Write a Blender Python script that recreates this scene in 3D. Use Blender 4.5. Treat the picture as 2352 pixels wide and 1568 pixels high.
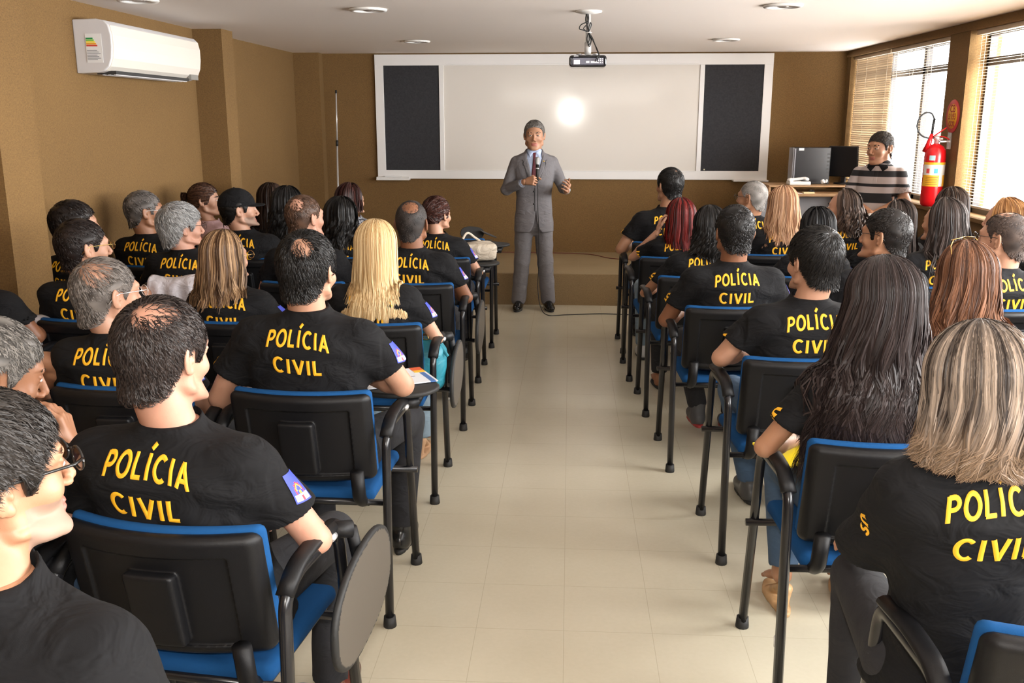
import bpy, math, random
import numpy as np
from mathutils import Vector, Matrix, Euler
from mathutils.bvhtree import BVHTree

# ------------------------------------------------------------------ clean start
for _o in list(bpy.data.objects):
    bpy.data.objects.remove(_o)
S = bpy.context.scene
COL = S.collection
rnd = random.Random(7)
RS = np.random.RandomState(11)

# ------------------------------------------------------------------ camera
F_PX = 2150.0
cam_d = bpy.data.cameras.new('camera'); cam = bpy.data.objects.new('camera', cam_d); COL.objects.link(cam)
cam_d.sensor_width = 36.0; cam_d.lens = 36.0 * F_PX / 2352.0
cam_d.clip_start = 0.05; cam_d.clip_end = 200
_th = math.atan((784 - 272) / F_PX); _ya = math.atan((1310 - 1176) * math.cos(_th) / F_PX)
cam.location = (0, 0, 1.70)
cam.rotation_euler = (math.pi / 2 - _th, 0, _ya)
S.camera = cam

# ------------------------------------------------------------------ world, light, exposure
W = bpy.data.worlds.new('world'); S.world = W; W.use_nodes = True
W.node_tree.nodes['Background'].inputs[0].default_value = (0.93, 0.96, 1.0, 1)
W.node_tree.nodes['Background'].inputs[1].default_value = 9.0
S.view_settings.view_transform = 'Standard'
S.view_settings.look = 'None'
S.view_settings.gamma = 1.0
S.view_settings.use_curve_mapping = False
S.view_settings.exposure = 0.12

def area_light(name, loc, rot, sx, sy, power, color):
    d = bpy.data.lights.new(name, 'AREA'); d.shape = 'RECTANGLE'; d.size = sx; d.size_y = sy
    d.energy = power; d.color = color
    o = bpy.data.objects.new(name, d); COL.objects.link(o)
    o.location = loc; o.rotation_euler = rot
    return o
# daylight entering each window of the right wall (set outside the glass)
DAY = (1.0, 0.97, 0.93)
for yc, ww, pw in ((8.70, 2.5, 150), (6.05, 2.0, 240), (3.7, 2.0, 220), (1.35, 2.0, 220), (-1.0, 2.0, 220)):
    area_light('daylight', (3.45, yc, 1.75), (0, math.radians(90), 0), 1.3, ww, pw, DAY)
# the photographer's on-camera flash, just above the lens
fl = bpy.data.lights.new('camera_flash', 'SPOT'); fl.energy = 128; fl.color = (1.0, 0.96, 0.9)
fl.shadow_soft_size = 0.035; fl.spot_size = math.radians(100); fl.spot_blend = 0.6
flo = bpy.data.objects.new('camera_flash', fl); COL.objects.link(flo)
flo.location = (0, 0.0, 1.83); flo.rotation_euler = (math.radians(84), 0, _ya)
# added fill light below the ceiling behind the camera, not a room fixture
area_light('rear_fill_light', (0.2, -1.6, 2.30), (math.radians(20), 0, 0), 3.5, 2.0, 105, (1.0, 0.93, 0.86))

# ------------------------------------------------------------------ materials
MATS = {}
def nmat(name):
    m = bpy.data.materials.new(name); m.use_nodes = True
    nt = m.node_tree; b = nt.nodes['Principled BSDF']
    return m, nt, b
def mat(name, col, rough=0.6, metal=0.0, bump=0.0, bscale=200.0, var=0.0, vscale=8.0, spec=None, coat=0.0, sheen=0.0, wr=0.0, emit=None):
    if name in MATS: return MATS[name]
    m, nt, b = nmat(name); N = nt.nodes; L = nt.links
    b.inputs['Base Color'].default_value = (*col, 1)
    b.inputs['Roughness'].default_value = rough
    b.inputs['Metallic'].default_value = metal
    if spec is not None: b.inputs['Specular IOR Level'].default_value = spec
    if coat: b.inputs['Coat Weight'].default_value = coat
    if sheen: b.inputs['Sheen Weight'].default_value = sheen
    tc = N.new('ShaderNodeTexCoord')
    if var:
        n = N.new('ShaderNodeTexNoise'); n.inputs['Scale'].default_value = vscale; n.inputs['Detail'].default_value = 5
        L.new(tc.outputs['Object'], n.inputs['Vector'])
        mx = N.new('ShaderNodeMix'); mx.data_type = 'RGBA'
        mx.inputs['A'].default_value = (*[c * (1 - var) for c in col], 1)
        mx.inputs['B'].default_value = (*[min(1, c * (1 + var)) for c in col], 1)
        L.new(n.outputs['Fac'], mx.inputs['Factor']); L.new(mx.outputs['Result'], b.inputs['Base Color'])
    last = None
    if bump:
        n = N.new('ShaderNodeTexNoise'); n.inputs['Scale'].default_value = bscale; n.inputs['Detail'].default_value = 3
        L.new(tc.outputs['Object'], n.inputs['Vector'])
        bp = N.new('ShaderNodeBump'); bp.inputs['Strength'].default_value = bump; bp.inputs['Distance'].default_value = 0.002
        L.new(n.outputs['Fac'], bp.inputs['Height']); L.new(bp.outputs['Normal'], b.inputs['Normal']); last = bp
    if wr:
        n = N.new('ShaderNodeTexNoise'); n.inputs['Scale'].default_value = 9; n.inputs['Detail'].default_value = 3
        n.inputs['Distortion'].default_value = 1.2
        mp = N.new('ShaderNodeMapping'); mp.inputs['Scale'].default_value = (1.0, 1.0, 1.7); mp.inputs['Rotation'].default_value = (0.3, 0.5, 0)
        L.new(tc.outputs['Object'], mp.inputs['Vector']); L.new(mp.outputs['Vector'], n.inputs['Vector'])
        bp = N.new('ShaderNodeBump'); bp.inputs['Strength'].default_value = wr; bp.inputs['Distance'].default_value = 0.03
        L.new(n.outputs['Fac'], bp.inputs['Height'])
        if last: L.new(last.outputs['Normal'], bp.inputs['Normal'])
        L.new(bp.outputs['Normal'], b.inputs['Normal'])
    MATS[name] = m
    return m

def hexc(r, g, b):
    f = lambda c: (c / 255 / 12.92) if c / 255 <= 0.04045 else ((c / 255 + 0.055) / 1.055) ** 2.4
    return (f(r), f(g), f(b))

M_black_plastic = mat('black_plastic', (0.006, 0.006, 0.007), 0.42, bump=0.25, bscale=900, spec=.28)
M_tube = mat('black_enamel_tube', (0.010, 0.010, 0.012), 0.25)
M_rubber = mat('rubber', (0.012, 0.012, 0.012), 0.6)
M_blue = mat('blue_upholstery', (0.009, 0.068, 0.205), 0.9, bump=0.5, bscale=1200, spec=.15)
M_tablet = mat('tablet_laminate', (0.085, 0.073, 0.060), 0.40)
M_chrome = mat('chrome', (0.75, 0.75, 0.76), 0.25, metal=.6)
M_shirt = mat('black_cotton', (0.006, 0.006, 0.007), 0.85, bump=0.35, bscale=1500, wr=0.6, spec=.22)
M_yellow = mat('yellow_embroidery', (0.93, 0.47, 0.012), 0.5, bump=0.6, bscale=1400)
M_jeans = mat('blue_denim', (0.045, 0.085, 0.15), 0.85, bump=0.5, bscale=1200, var=0.35, vscale=14, wr=0.4)
M_djeans = mat('charcoal_denim', (0.014, 0.014, 0.017), 0.9, bump=0.5, bscale=1200, var=0.3, vscale=12, wr=0.4)
M_white_plastic = mat('white_plastic', (0.72, 0.71, 0.69), 0.35)
M_white_paint = mat('white_painted_wood', (0.78, 0.77, 0.76), 0.4)

# ------------------------------------------------------------------ object helpers
def link(o, parent=None):
    COL.objects.link(o)
    if parent is not None: o.parent = parent
    return o
def tag(o, label=None, cat=None, group=None, kind=None):
    if label: o['label'] = label
    if cat: o['category'] = cat
    if group: o['group'] = group
    if kind: o['kind'] = kind
    return o
def empty(name, loc=(0, 0, 0), rz=0.0):
    o = bpy.data.objects.new(name, None); COL.objects.link(o); o.location = loc; o.rotation_euler = (0, 0, rz)
    o.empty_display_size = 0.1
    return o
def mk(name, V, Fq, m, parent=None, smooth=True, midx=None, col=None):
    """V (n,3); Fq (k,3|4) int array, or list of faces"""
    me = bpy.data.meshes.new(name)
    V = np.asarray(V, dtype=np.float32)
    if isinstance(Fq, np.ndarray):
        k = Fq.shape[1]
        me.vertices.add(len(V)); me.vertices.foreach_set('co', V.ravel())
        me.loops.add(Fq.size); me.loops.foreach_set('vertex_index', Fq.astype(np.int32).ravel())
        me.polygons.add(len(Fq)); me.polygons.foreach_set('loop_start', np.arange(0, Fq.size, k, dtype=np.int32))
    else:
        me.from_pydata([tuple(map(float, v)) for v in V], [], Fq)
    for mm in (m if isinstance(m, (list, tuple)) else [m]): me.materials.append(mm)
    if midx is not None: me.polygons.foreach_set('material_index', np.asarray(midx, dtype=np.int32))
    if smooth: me.polygons.foreach_set('use_smooth', np.ones(len(me.polygons), dtype=bool))
    me.update(calc_edges=True)
    if col is not None:
        a = me.color_attributes.new('Col', 'FLOAT_COLOR', 'POINT')
        c = np.ones((len(V), 4), dtype=np.float32); c[:, :3] = col
        a.data.foreach_set('color', c.ravel())
    o = bpy.data.objects.new(name, me)
    return link(o, parent)

class MB:
    """collects flat-shaded or smooth pieces into ONE mesh"""
    def __init__(s): s.V = []; s.F = []; s.mi = []; s.n = 0
    def add(s, V, F, mi=0):
        V = np.asarray(V, float)
        s.V.append(V); s.F += [tuple(int(i) + s.n for i in f) for f in F]; s.mi += [mi] * len(F); s.n += len(V)
    def box(s, lo, hi, mi=0, M=None):
        x0, y0, z0 = lo; x1, y1, z1 = hi
        V = np.array([(x0, y0, z0), (x1, y0, z0), (x1, y1, z0), (x0, y1, z0), (x0, y0, z1), (x1, y0, z1), (x1, y1, z1), (x0, y1, z1)], float)
        if M is not None: V = xf(M, V)
        s.add(V, [(0, 3, 2, 1), (4, 5, 6, 7), (0, 1, 5, 4), (1, 2, 6, 5), (2, 3, 7, 6), (3, 0, 4, 7)], mi)
    def tube(s, pts, r, n=10, mi=0, flat=None, ends=True):
        V, F = sweep(pts, r, n, flat, ends); s.add(V, F, mi)
    def lathe(s, prof, n=24, M=None, mi=0):
        V = []; F = []
        for (r, z) in prof:
            for i in range(n):
                a = 2 * math.pi * i / n; V.append((r * math.cos(a), r * math.sin(a), z))
        for j in range(len(prof) - 1):
            for i in range(n):
                i2 = (i + 1) % n; F.append((j * n + i, j * n + i2, (j + 1) * n + i2, (j + 1) * n + i))
        V = np.array(V)
        if M is not None: V = xf(M, V)
        s.add(V, F, mi)
    def build(s, name, m, parent=None, smooth=False, bevel=0.0):
        o = mk(name, np.concatenate(s.V), s.F, m, parent, smooth, s.mi)
        if bevel:
            b = o.modifiers.new('bevel', 'BEVEL'); b.width = bevel; b.segments = 2; b.limit_method = 'ANGLE'
        return o
def xf(M, V):
    M = np.array(M); V = np.asarray(V, float)
    return V @ M[:3, :3].T + M[:3, 3]
def sweep(pts, r, n=10, flat=None, ends=True):
    P = np.asarray(pts, float); K = len(P)
    R = np.full(K, r, float) if np.isscalar(r) else np.asarray(r, float)
    T = np.gradient(P, axis=0); T /= np.linalg.norm(T, axis=1)[:, None] + 1e-12
    ref = np.array((0, 0, 1.0)) if abs(T[0][2]) < 0.9 else np.array((1.0, 0, 0))
    A = np.cross(T[0], ref); A /= np.linalg.norm(A)
    V = []
    for k in range(K):
        A = A - T[k] * (A @ T[k]); A /= np.linalg.norm(A) + 1e-12
        B = np.cross(T[k], A)
        for i in range(n):
            a = 2 * math.pi * i / n
            u, v = math.cos(a), math.sin(a)
            if flat is None: V.append(P[k] + R[k] * (u * A + v * B))
            else:
                q = R[k] * (u * A + v * B); ax = np.array(flat[0], float); ax /= np.linalg.norm(ax)
                q = q + ax * (q @ ax) * (flat[1] - 1); V.append(P[k] + q)
    F = []
    for k in range(K - 1):
        for i in range(n):
            j = (i + 1) % n; F.append((k * n + i, k * n + j, (k + 1) * n + j, (k + 1) * n + i))
    if ends: F.append(tuple(range(n - 1, -1, -1))); F.append(tuple(range((K - 1) * n, K * n)))
    return V, F
def smooth_path(pts, rad=0.05, n=5):
    """polyline with rounded corners"""
    P = [np.array(p, float) for p in pts]; out = [P[0]]
    for i in range(1, len(P) - 1):
        a, b, c = P[i - 1], P[i], P[i + 1]
        ra = min(rad, np.linalg.norm(a - b) * .45, np.linalg.norm(c - b) * .45)
        p0 = b + (a - b) / np.linalg.norm(a - b) * ra; p1 = b + (c - b) / np.linalg.norm(c - b) * ra
        for k in range(n + 1):
            t = k / n; out.append((1 - t) ** 2 * p0 + 2 * t * (1 - t) * b + t * t * p1)
    out.append(P[-1]); return out
def spline(pts, n=60):
    P = np.asarray(pts, float); K = len(P); out = []
    for i in range(K - 1):
        p0, p1, p2, p3 = P[max(i - 1, 0)], P[i], P[i + 1], P[min(i + 2, K - 1)]
        m = max(2, n // (K - 1))
        for k in range(m):
            t = k / m
            out.append(.5 * ((2 * p1) + (-p0 + p2) * t + (2 * p0 - 5 * p1 + 4 * p2 - p3) * t * t + (-p0 + 3 * p1 - 3 * p2 + p3) * t ** 3))
    out.append(P[-1]); return np.array(out)

# ------------------------------------------------------------------ signed-distance sculpting
class Sdf:
    def __init__(s, lo, hi, h):
        s.lo = np.array(lo, float); s.h = h
        s.n = np.maximum(((np.array(hi) - s.lo) / h).astype(int) + 1, 4)
        s.ax = [(s.lo[i] + h * np.arange(s.n[i])).astype(np.float32) for i in range(3)]
        s.f = np.full(tuple(s.n), 0.2, np.float32)
    def sl(s, lo, hi, pad):
        r = []
        for i in range(3):
            a = int(math.floor((lo[i] - pad - s.lo[i]) / s.h)); b = int(math.ceil((hi[i] + pad - s.lo[i]) / s.h)) + 1
            a = max(0, a); b = min(int(s.n[i]), b)
            if b <= a: return None
            r.append(slice(a, b))
        return tuple(r)
    def put(s, prim, k=0.01, op='add'):
        fn, lo, hi = prim
        q = s.sl(lo, hi, k + 2.5 * s.h)
        if q is None: return s
        X = s.ax[0][q[0]][:, None, None]; Y = s.ax[1][q[1]][None, :, None]; Z = s.ax[2][q[2]][None, None, :]
        d = fn(X, Y, Z); f = s.f[q]
        k = max(k, 1e-4)
        if op == 'add':
            hh = np.clip(.5 + .5 * (f - d) / k, 0, 1); s.f[q] = f * (1 - hh) + d * hh - k * hh * (1 - hh)
        elif op == 'sub':
            hh = np.clip(.5 - .5 * (f + d) / k, 0, 1); s.f[q] = f * (1 - hh) - d * hh + k * hh * (1 - hh)
        return s
    def cut(s, fn):
        X = s.ax[0][:, None, None]; Y = s.ax[1][None, :, None]; Z = s.ax[2][None, None, :]
        s.f = np.maximum(s.f, fn(X, Y, Z).astype(np.float32)); return s
    def mesh(s):
        f = s.f; 
        f[0] = f[-1] = 0.05; f[:, 0] = 0.05; f[:, -1] = 0.05; f[:, :, 0] = 0.05; f[:, :, -1] = 0.05
        ins = f < 0; nx, ny, nz = f.shape
        cnt = np.zeros((nx - 1, ny - 1, nz - 1), np.int8)
        for i in (0, 1):
            for j in (0, 1):
                for k in (0, 1): cnt += ins[i:nx - 1 + i, j:ny - 1 + j, k:nz - 1 + k]
        act = (cnt > 0) & (cnt < 8)
        I, J, K = np.nonzero(act)
        idx = -np.ones(act.shape, np.int64); idx[I, J, K] = np.arange(len(I))
        c = {}
        for i in (0, 1):
            for j in (0, 1):
                for k in (0, 1): c[i, j, k] = f[I + i, J + j, K + k]
        acc = np.zeros((len(I), 3)); num = np.zeros(len(I))
        for a in range(3):
            for u in (0, 1):
                for v in (0, 1):
                    p = [0, 0, 0]; o = [x for x in range(3) if x != a]; p[o[0]] = u; p[o[1]] = v
                    q = list(p); q[a] = 1
                    fa, fb = c[tuple(p)], c[tuple(q)]
                    m = (fa < 0) != (fb < 0)
                    t = np.where(m, fa / np.where(np.abs(fa - fb) < 1e-9, 1e-9, fa - fb), 0)
                    pos = np.zeros((len(I), 3)); pos[:, o[0]] = u; pos[:, o[1]] = v; pos[:, a] = t
                    acc += pos * m[:, None]; num += m
        V = (acc / num[:, None] + np.stack([I, J, K], 1)) * s.h + s.lo
        Q = []
        for a in range(3):
            A = [slice(None)] * 3; B = [slice(None)] * 3
            A[a] = slice(0, -1); B[a] = slice(1, None)
            d = ins[tuple(A)] != ins[tuple(B)]
            o = [x for x in range(3) if x != a]
            e = np.array(np.nonzero(d)).T
            e = e[(e[:, o[0]] > 0) & (e[:, o[1]] > 0)]
            if a in (0, 2): pass
            def cell(du, dv):
                z = e.copy(); z[:, o[0]] -= du; z[:, o[1]] -= dv
                return idx[z[:, 0], z[:, 1], z[:, 2]]
            q = np.stack([cell(1, 1), cell(0, 1), cell(0, 0), cell(1, 0)], 1)
            flip = ins[e[:, 0], e[:, 1], e[:, 2]]
            if a == 1: flip = ~flip
            q[~flip] = q[~flip][:, ::-1]
            Q.append(q)
        Q = np.concatenate(Q); Q = Q[(Q >= 0).all(1)]
        return V, Q
def v3(*a): return np.array(a, float)
def ell(c, r, rot=None):
    c = np.array(c, float); r = np.array(r, float); m = float(max(r))
    Rm = np.array(Euler(rot).to_matrix()).T if rot is not None else None
    def fn(X, Y, Z):
        x, y, z = X - c[0], Y - c[1], Z - c[2]
        if Rm is not None: x, y, z = (Rm[i, 0] * x + Rm[i, 1] * y + Rm[i, 2] * z for i in range(3))
        k0 = np.sqrt((x / r[0]) ** 2 + (y / r[1]) ** 2 + (z / r[2]) ** 2)
        k1 = np.sqrt((x / r[0] ** 2) ** 2 + (y / r[1] ** 2) ** 2 + (z / r[2] ** 2) ** 2)
        return (k0 * (k0 - 1) / (k1 + 1e-9)).astype(np.float32)
    rr = r if rot is None else np.array([m, m, m])
    return fn, c - rr, c + rr
def cap(a, b, ra, rb=None, sc=(1, 1, 1)):
    a = np.array(a, float); b = np.array(b, float); rb = ra if rb is None else rb; sc = np.array(sc, float)
    A = a * sc; B = b * sc; BA = B - A; L2 = float(BA @ BA) + 1e-12; ms = float(max(sc))
    def fn(X, Y, Z):
        x, y, z = X * sc[0] - A[0], Y * sc[1] - A[1], Z * sc[2] - A[2]
        t = np.clip((x * BA[0] + y * BA[1] + z * BA[2]) / L2, 0, 1)
        return ((np.sqrt((x - t * BA[0]) ** 2 + (y - t * BA[1]) ** 2 + (z - t * BA[2]) ** 2) - (ra + (rb - ra) * t)) / ms).astype(np.float32)
    r = max(ra, rb) / sc
    return fn, np.minimum(a, b) - r, np.maximum(a, b) + r
def rbox(c, hsz, rad, rot=None, warp=None):
    c = np.array(c, float); hb = np.array(hsz, float) - rad
    Rm = np.array(Euler(rot).to_matrix()).T if rot is not None else None
    def fn(X, Y, Z):
        x, y, z = X - c[0], Y - c[1], Z - c[2]
        if Rm is not None: x, y, z = (Rm[i, 0] * x + Rm[i, 1] * y + Rm[i, 2] * z for i in range(3))
        if warp is not None: x, y, z = warp(x, y, z)
        qx, qy, qz = np.abs(x) - hb[0], np.abs(y) - hb[1], np.abs(z) - hb[2]
        o = np.sqrt(np.maximum(qx, 0) ** 2 + np.maximum(qy, 0) ** 2 + np.maximum(qz, 0) ** 2)
        return (o + np.minimum(np.maximum(qx, np.maximum(qy, qz)), 0) - rad).astype(np.float32)
    m = float(np.linalg.norm(hsz)) if rot is not None else 0
    e = np.array([m, m, m]) if rot is not None else np.array(hsz, float) + (0.08 if warp else 0)
    return fn, c - e, c + e
def profile(zs, rx, ry, cy, n=2.4):
    zs, rx, ry, cy = (np.array(t, float) for t in (zs, rx, ry, cy))
    def fn(X, Y, Z):
        a = np.interp(Z, zs, rx); b = np.interp(Z, zs, ry); c = np.interp(Z, zs, cy)
        u = np.abs(X / a); v = np.abs((Y - c) / b)
        d = ((u ** n + v ** n) ** (1 / n) - 1) * np.minimum(a, b) * 0.85
        return np.maximum(d, np.maximum(Z - zs[-1], zs[0] - Z)).astype(np.float32)
    m = max(rx.max(), 0)
    return fn, v3(-m, (cy - ry).min(), zs[0]), v3(m, (cy + ry).max(), zs[-1])
def torus(c, R, r, tilt=0.0, sy=1.0):
    c = np.array(c, float); ct, st = math.cos(tilt), math.sin(tilt)
    def fn(X, Y, Z):
        x, y0, z0 = X - c[0], Y - c[1], Z - c[2]
        y = y0 * ct - z0 * st; z = y0 * st + z0 * ct
        q = np.sqrt(x ** 2 + (y / sy) ** 2) - R
        return (np.sqrt(q ** 2 + z ** 2 / 2.5) - r).astype(np.float32)
    e = v3(R + r, (R + r) * max(1, sy), abs(st) * R + r * 2)
    return fn, c - e, c + e
# ------------------------------------------------------------------ the room
XL, XR, YB, YF, ZC = -2.87, 2.80, 10.08, -2.3, 2.36
PLY, PLZ = 8.62, 0.297

def woven(name, c1, c2, scale=260):
    m, nt, b = nmat(name); N = nt.nodes; L = nt.links
    tc = N.new('ShaderNodeTexCoord')
    mp = N.new('ShaderNodeMapping'); mp.inputs['Scale'].default_value = (1, 1, 0.35)
    L.new(tc.outputs['Object'], mp.inputs['Vector'])
    n = N.new('ShaderNodeTexNoise'); n.inputs['Scale'].default_value = scale; n.inputs['Detail'].default_value = 3
    mp2 = N.new('ShaderNodeMapping'); mp2.inputs['Scale'].default_value = (0.3, 0.3, 1.2)
    L.new(tc.outputs['Object'], mp2.inputs['Vector'])
    n2 = N.new('ShaderNodeTexNoise'); n2.inputs['Scale'].default_value = scale; n2.inputs['Detail'].default_value = 3
    L.new(mp.outputs['Vector'], n.inputs['Vector']); L.new(mp2.outputs['Vector'], n2.inputs['Vector'])
    ad = N.new('ShaderNodeMath'); ad.operation = 'ADD'
    L.new(n.outputs['Fac'], ad.inputs[0]); L.new(n2.outputs['Fac'], ad.inputs[1])
    big = N.new('ShaderNodeTexNoise'); big.inputs['Scale'].default_value = 1.3; big.inputs['Detail'].default_value = 4
    L.new(tc.outputs['Object'], big.inputs['Vector'])
    a2 = N.new('ShaderNodeMath'); a2.operation = 'MULTIPLY_ADD'; a2.inputs[1].default_value = 0.35
    L.new(big.outputs['Fac'], a2.inputs[0]); L.new(ad.outputs[0], a2.inputs[2])
    rm = N.new('ShaderNodeMapRange'); rm.inputs['From Min'].default_value = 0.8; rm.inputs['From Max'].default_value = 1.55
    L.new(a2.outputs[0], rm.inputs['Value'])
    mx = N.new('ShaderNodeMix'); mx.data_type = 'RGBA'; mx.inputs['A'].default_value = (*c1, 1); mx.inputs['B'].default_value = (*c2, 1)
    L.new(rm.outputs['Result'], mx.inputs['Factor']); L.new(mx.outputs['Result'], b.inputs['Base Color'])
    bp = N.new('ShaderNodeBump'); bp.inputs['Strength'].default_value = 0.5; bp.inputs['Distance'].default_value = 0.002
    L.new(ad.outputs[0], bp.inputs['Height']); L.new(bp.outputs['Normal'], b.inputs['Normal'])
    b.inputs['Roughness'].default_value = 0.9
    MATS[name] = m
    return m
M_wall = woven('brown_wall_fabric', (0.118, 0.064, 0.0195), (0.220, 0.125, 0.040))
M_riser = woven('tan_carpet', (0.17, 0.11, 0.05), (0.30, 0.205, 0.10), 300)
M_ceil = mat('ceiling_paint', (0.87, 0.80, 0.745), 0.8, bump=0.1, bscale=60)

def floor_mat(name, tw, td, ox, oy, c1, c2, line):
    m, nt, b = nmat(name); N = nt.nodes; L = nt.links
    tc = N.new('ShaderNodeTexCoord'); sp = N.new('ShaderNodeSeparateXYZ'); L.new(tc.outputs['Object'], sp.inputs[0])
    def grid(out, w, off):
        a = N.new('ShaderNodeMath'); a.operation = 'SUBTRACT'; a.inputs[1].default_value = off; L.new(out, a.inputs[0])
        p = N.new('ShaderNodeMath'); p.operation = 'PINGPONG'; p.inputs[1].default_value = w / 2; L.new(a.outputs[0], p.inputs[0])
        c = N.new('ShaderNodeMath'); c.operation = 'LESS_THAN'; c.inputs[1].default_value = 0.0012; L.new(p.outputs[0], c.inputs[0])
        return c.outputs[0]
    gx = grid(sp.outputs[0], tw, ox); gy = grid(sp.outputs[1], td, oy)
    mxx = N.new('ShaderNodeMath'); mxx.operation = 'MAXIMUM'; L.new(gx, mxx.inputs[0]); L.new(gy, mxx.inputs[1])
    vo = N.new('ShaderNodeTexNoise'); vo.inputs['Scale'].default_value = 1.6; vo.inputs['Detail'].default_value = 6
    L.new(tc.outputs['Object'], vo.inputs['Vector'])
    fine = N.new('ShaderNodeTexNoise'); fine.inputs['Scale'].default_value = 60; fine.inputs['Detail'].default_value = 4
    L.new(tc.outputs['Object'], fine.inputs['Vector'])
    ad = N.new('ShaderNodeMath'); ad.operation = 'MULTIPLY_ADD'; ad.inputs[1].default_value = 0.3
    L.new(fine.outputs['Fac'], ad.inputs[0]); L.new(vo.outputs['Fac'], ad.inputs[2])
    mr = N.new('ShaderNodeMapRange'); mr.inputs['From Min'].default_value = 0.4; mr.inputs['From Max'].default_value = 0.9
    L.new(ad.outputs[0], mr.inputs['Value'])
    mx = N.new('ShaderNodeMix'); mx.data_type = 'RGBA'; mx.inputs['A'].default_value = (*c1, 1); mx.inputs['B'].default_value = (*c2, 1)
    L.new(mr.outputs['Result'], mx.inputs['Factor'])
    m2 = N.new('ShaderNodeMix'); m2.data_type = 'RGBA'; m2.inputs['B'].default_value = (*line, 1)
    ml = N.new('ShaderNodeMath'); ml.operation = 'MULTIPLY'; ml.inputs[1].default_value = 0.4; L.new(mxx.outputs[0], ml.inputs[0])
    L.new(ml.outputs[0], m2.inputs['Factor']); L.new(mx.outputs['Result'], m2.inputs['A'])
    # scuff marks: thin stretched noise
    sc = N.new('ShaderNodeTexNoise'); sc.inputs['Scale'].default_value = 1.5; sc.inputs['Detail'].default_value = 2
    L.new(tc.outputs['Object'], sc.inputs['Vector'])
    L.new(m2.outputs['Result'], b.inputs['Base Color'])
    rr = N.new('ShaderNodeMapRange'); rr.inputs['To Min'].default_value = 0.24; rr.inputs['To Max'].default_value = 0.27
    L.new(sc.outputs['Fac'], rr.inputs['Value']); L.new(rr.outputs['Result'], b.inputs['Roughness'])
    b.inputs['Specular IOR Level'].default_value = 0.5
    return m
M_floor = floor_mat('vinyl_tile', 0.300, 0.314, 0.002, 2.885, (0.50, 0.455, 0.345), (0.57, 0.525, 0.41), (0.30, 0.25, 0.17))
M_plat = floor_mat('platform_vinyl', 0.6, 0.6, 0.1, 8.7, (0.33, 0.25, 0.15), (0.38, 0.30, 0.18), (0.40, 0.32, 0.2))

def struct(name, boxes, m, bevel=0.0, label=None):
    b = MB()
    for lo, hi in boxes: b.box(lo, hi)
    o = b.build(name, m, bevel=bevel); o['kind'] = 'structure'
    return o
struct('floor', [((XL - .2, YF - .2, -.15), (XR + .25, YB + .2, 0))], M_floor)
struct('ceiling', [((XL - .2, YF - .2, ZC), (XR + .25, YB + .2, ZC + .15))], M_ceil)
struct('wall_back', [((XL - .2, YB, 0), (XR + .25, YB + .2, ZC))], M_wall)
struct('wall_rear', [((XL - .2, YF - .2, 0), (XR + .25, YF, ZC))], M_wall)
struct('wall_left', [((XL - .2, YF, 0), (XL, YB, ZC)),
                     ((XL, 4.30, 0), (-2.65, 4.62, ZC)),        # pilaster by the rear seats
                     ((XL, 7.28, 0), (-2.645, 7.52, ZC)),       # pilaster past the air conditioner
                     ((XL, 9.93, PLZ), (-2.60, YB, ZC))], M_wall)  # corner casing
WIN = [(7.44, 9.96), (5.02, 7.08), (2.66, 4.68), (0.30, 2.32), (-2.0, -0.04)]
SILL, HEAD = 1.035, 2.30
bx = [((XR, YF, 0), (XR + .22, YB, SILL)), ((XR, YF, HEAD), (XR + .22, YB, ZC))]
ys = [YF] + [v for w in sorted(WIN) for v in w] + [YB]
for i in range(0, len(ys), 2): bx.append(((XR, ys[i], SILL), (XR + .22, ys[i + 1], HEAD)))
struct('wall_right', bx, M_wall)
# platform (dais) along the front wall
o = struct('trim_1', [((XL, PLY, 0), (XR, PLY + .02, PLZ - .004))], M_riser); 
o = struct('floor_platform', [((XL, PLY + .02, 0), (XR, YB, PLZ))], M_plat)
struct('trim_2', [((XR - .012, YF, HEAD), (XR, YB, HEAD + .02))], M_wall)   # lip above the windows
struct('trim_3', [((XR - .03, YF, SILL - .03), (XR, YB, SILL))], M_wall, .004)  # sill nosing

# windows: dark metal frame, panes
M_frame = mat('dark_window_frame', (0.035, 0.028, 0.025), 0.4)
mg = bpy.data.materials.new('window_glass'); mg.use_nodes = True
_n = mg.node_tree.nodes; _n.clear()
_o = _n.new('ShaderNodeOutputMaterial'); _t = _n.new('ShaderNodeBsdfTransparent'); _g = _n.new('ShaderNodeBsdfGlossy'); _mx = _n.new('ShaderNodeMixShader')
_g.inputs['Roughness'].default_value = 0.02; _mx.inputs[0].default_value = 0.05
mg.node_tree.links.new(_t.outputs[0], _mx.inputs[1]); mg.node_tree.links.new(_g.outputs[0], _mx.inputs[2]); mg.node_tree.links.new(_mx.outputs[0], _o.inputs[0])
M_slat = mat('cream_blind_slat', (0.56, 0.45, 0.32), 0.5)
M_cord = mat('blind_cord', (0.75, 0.70, 0.60), 0.7)
for wi, (y0, y1) in enumerate(WIN):
    n = 2 if wi else 3
    b = MB(); xf0, xf1 = XR + .13, XR + .18
    for (a, c) in ((SILL, SILL + .05), (HEAD - .04, HEAD), (2.06, 2.115)): b.box((xf0, y0, a), (xf1, y1, c))
    for k in range(n + 1):
        yy = y0 + (y1 - y0) * k / n; w = .03 if k in (0, n) else .028
        b.box((xf0, max(y0, yy - w), SILL), (xf1, min(y1, yy + w), HEAD))
    fr = b.build('window_%d' % (wi + 1), M_frame); fr['kind'] = 'structure'
    b = MB(); b.box((xf0 + .02, y0, SILL), (xf0 + .026, y1, HEAD)); b.build('pane', mg, fr)

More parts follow.
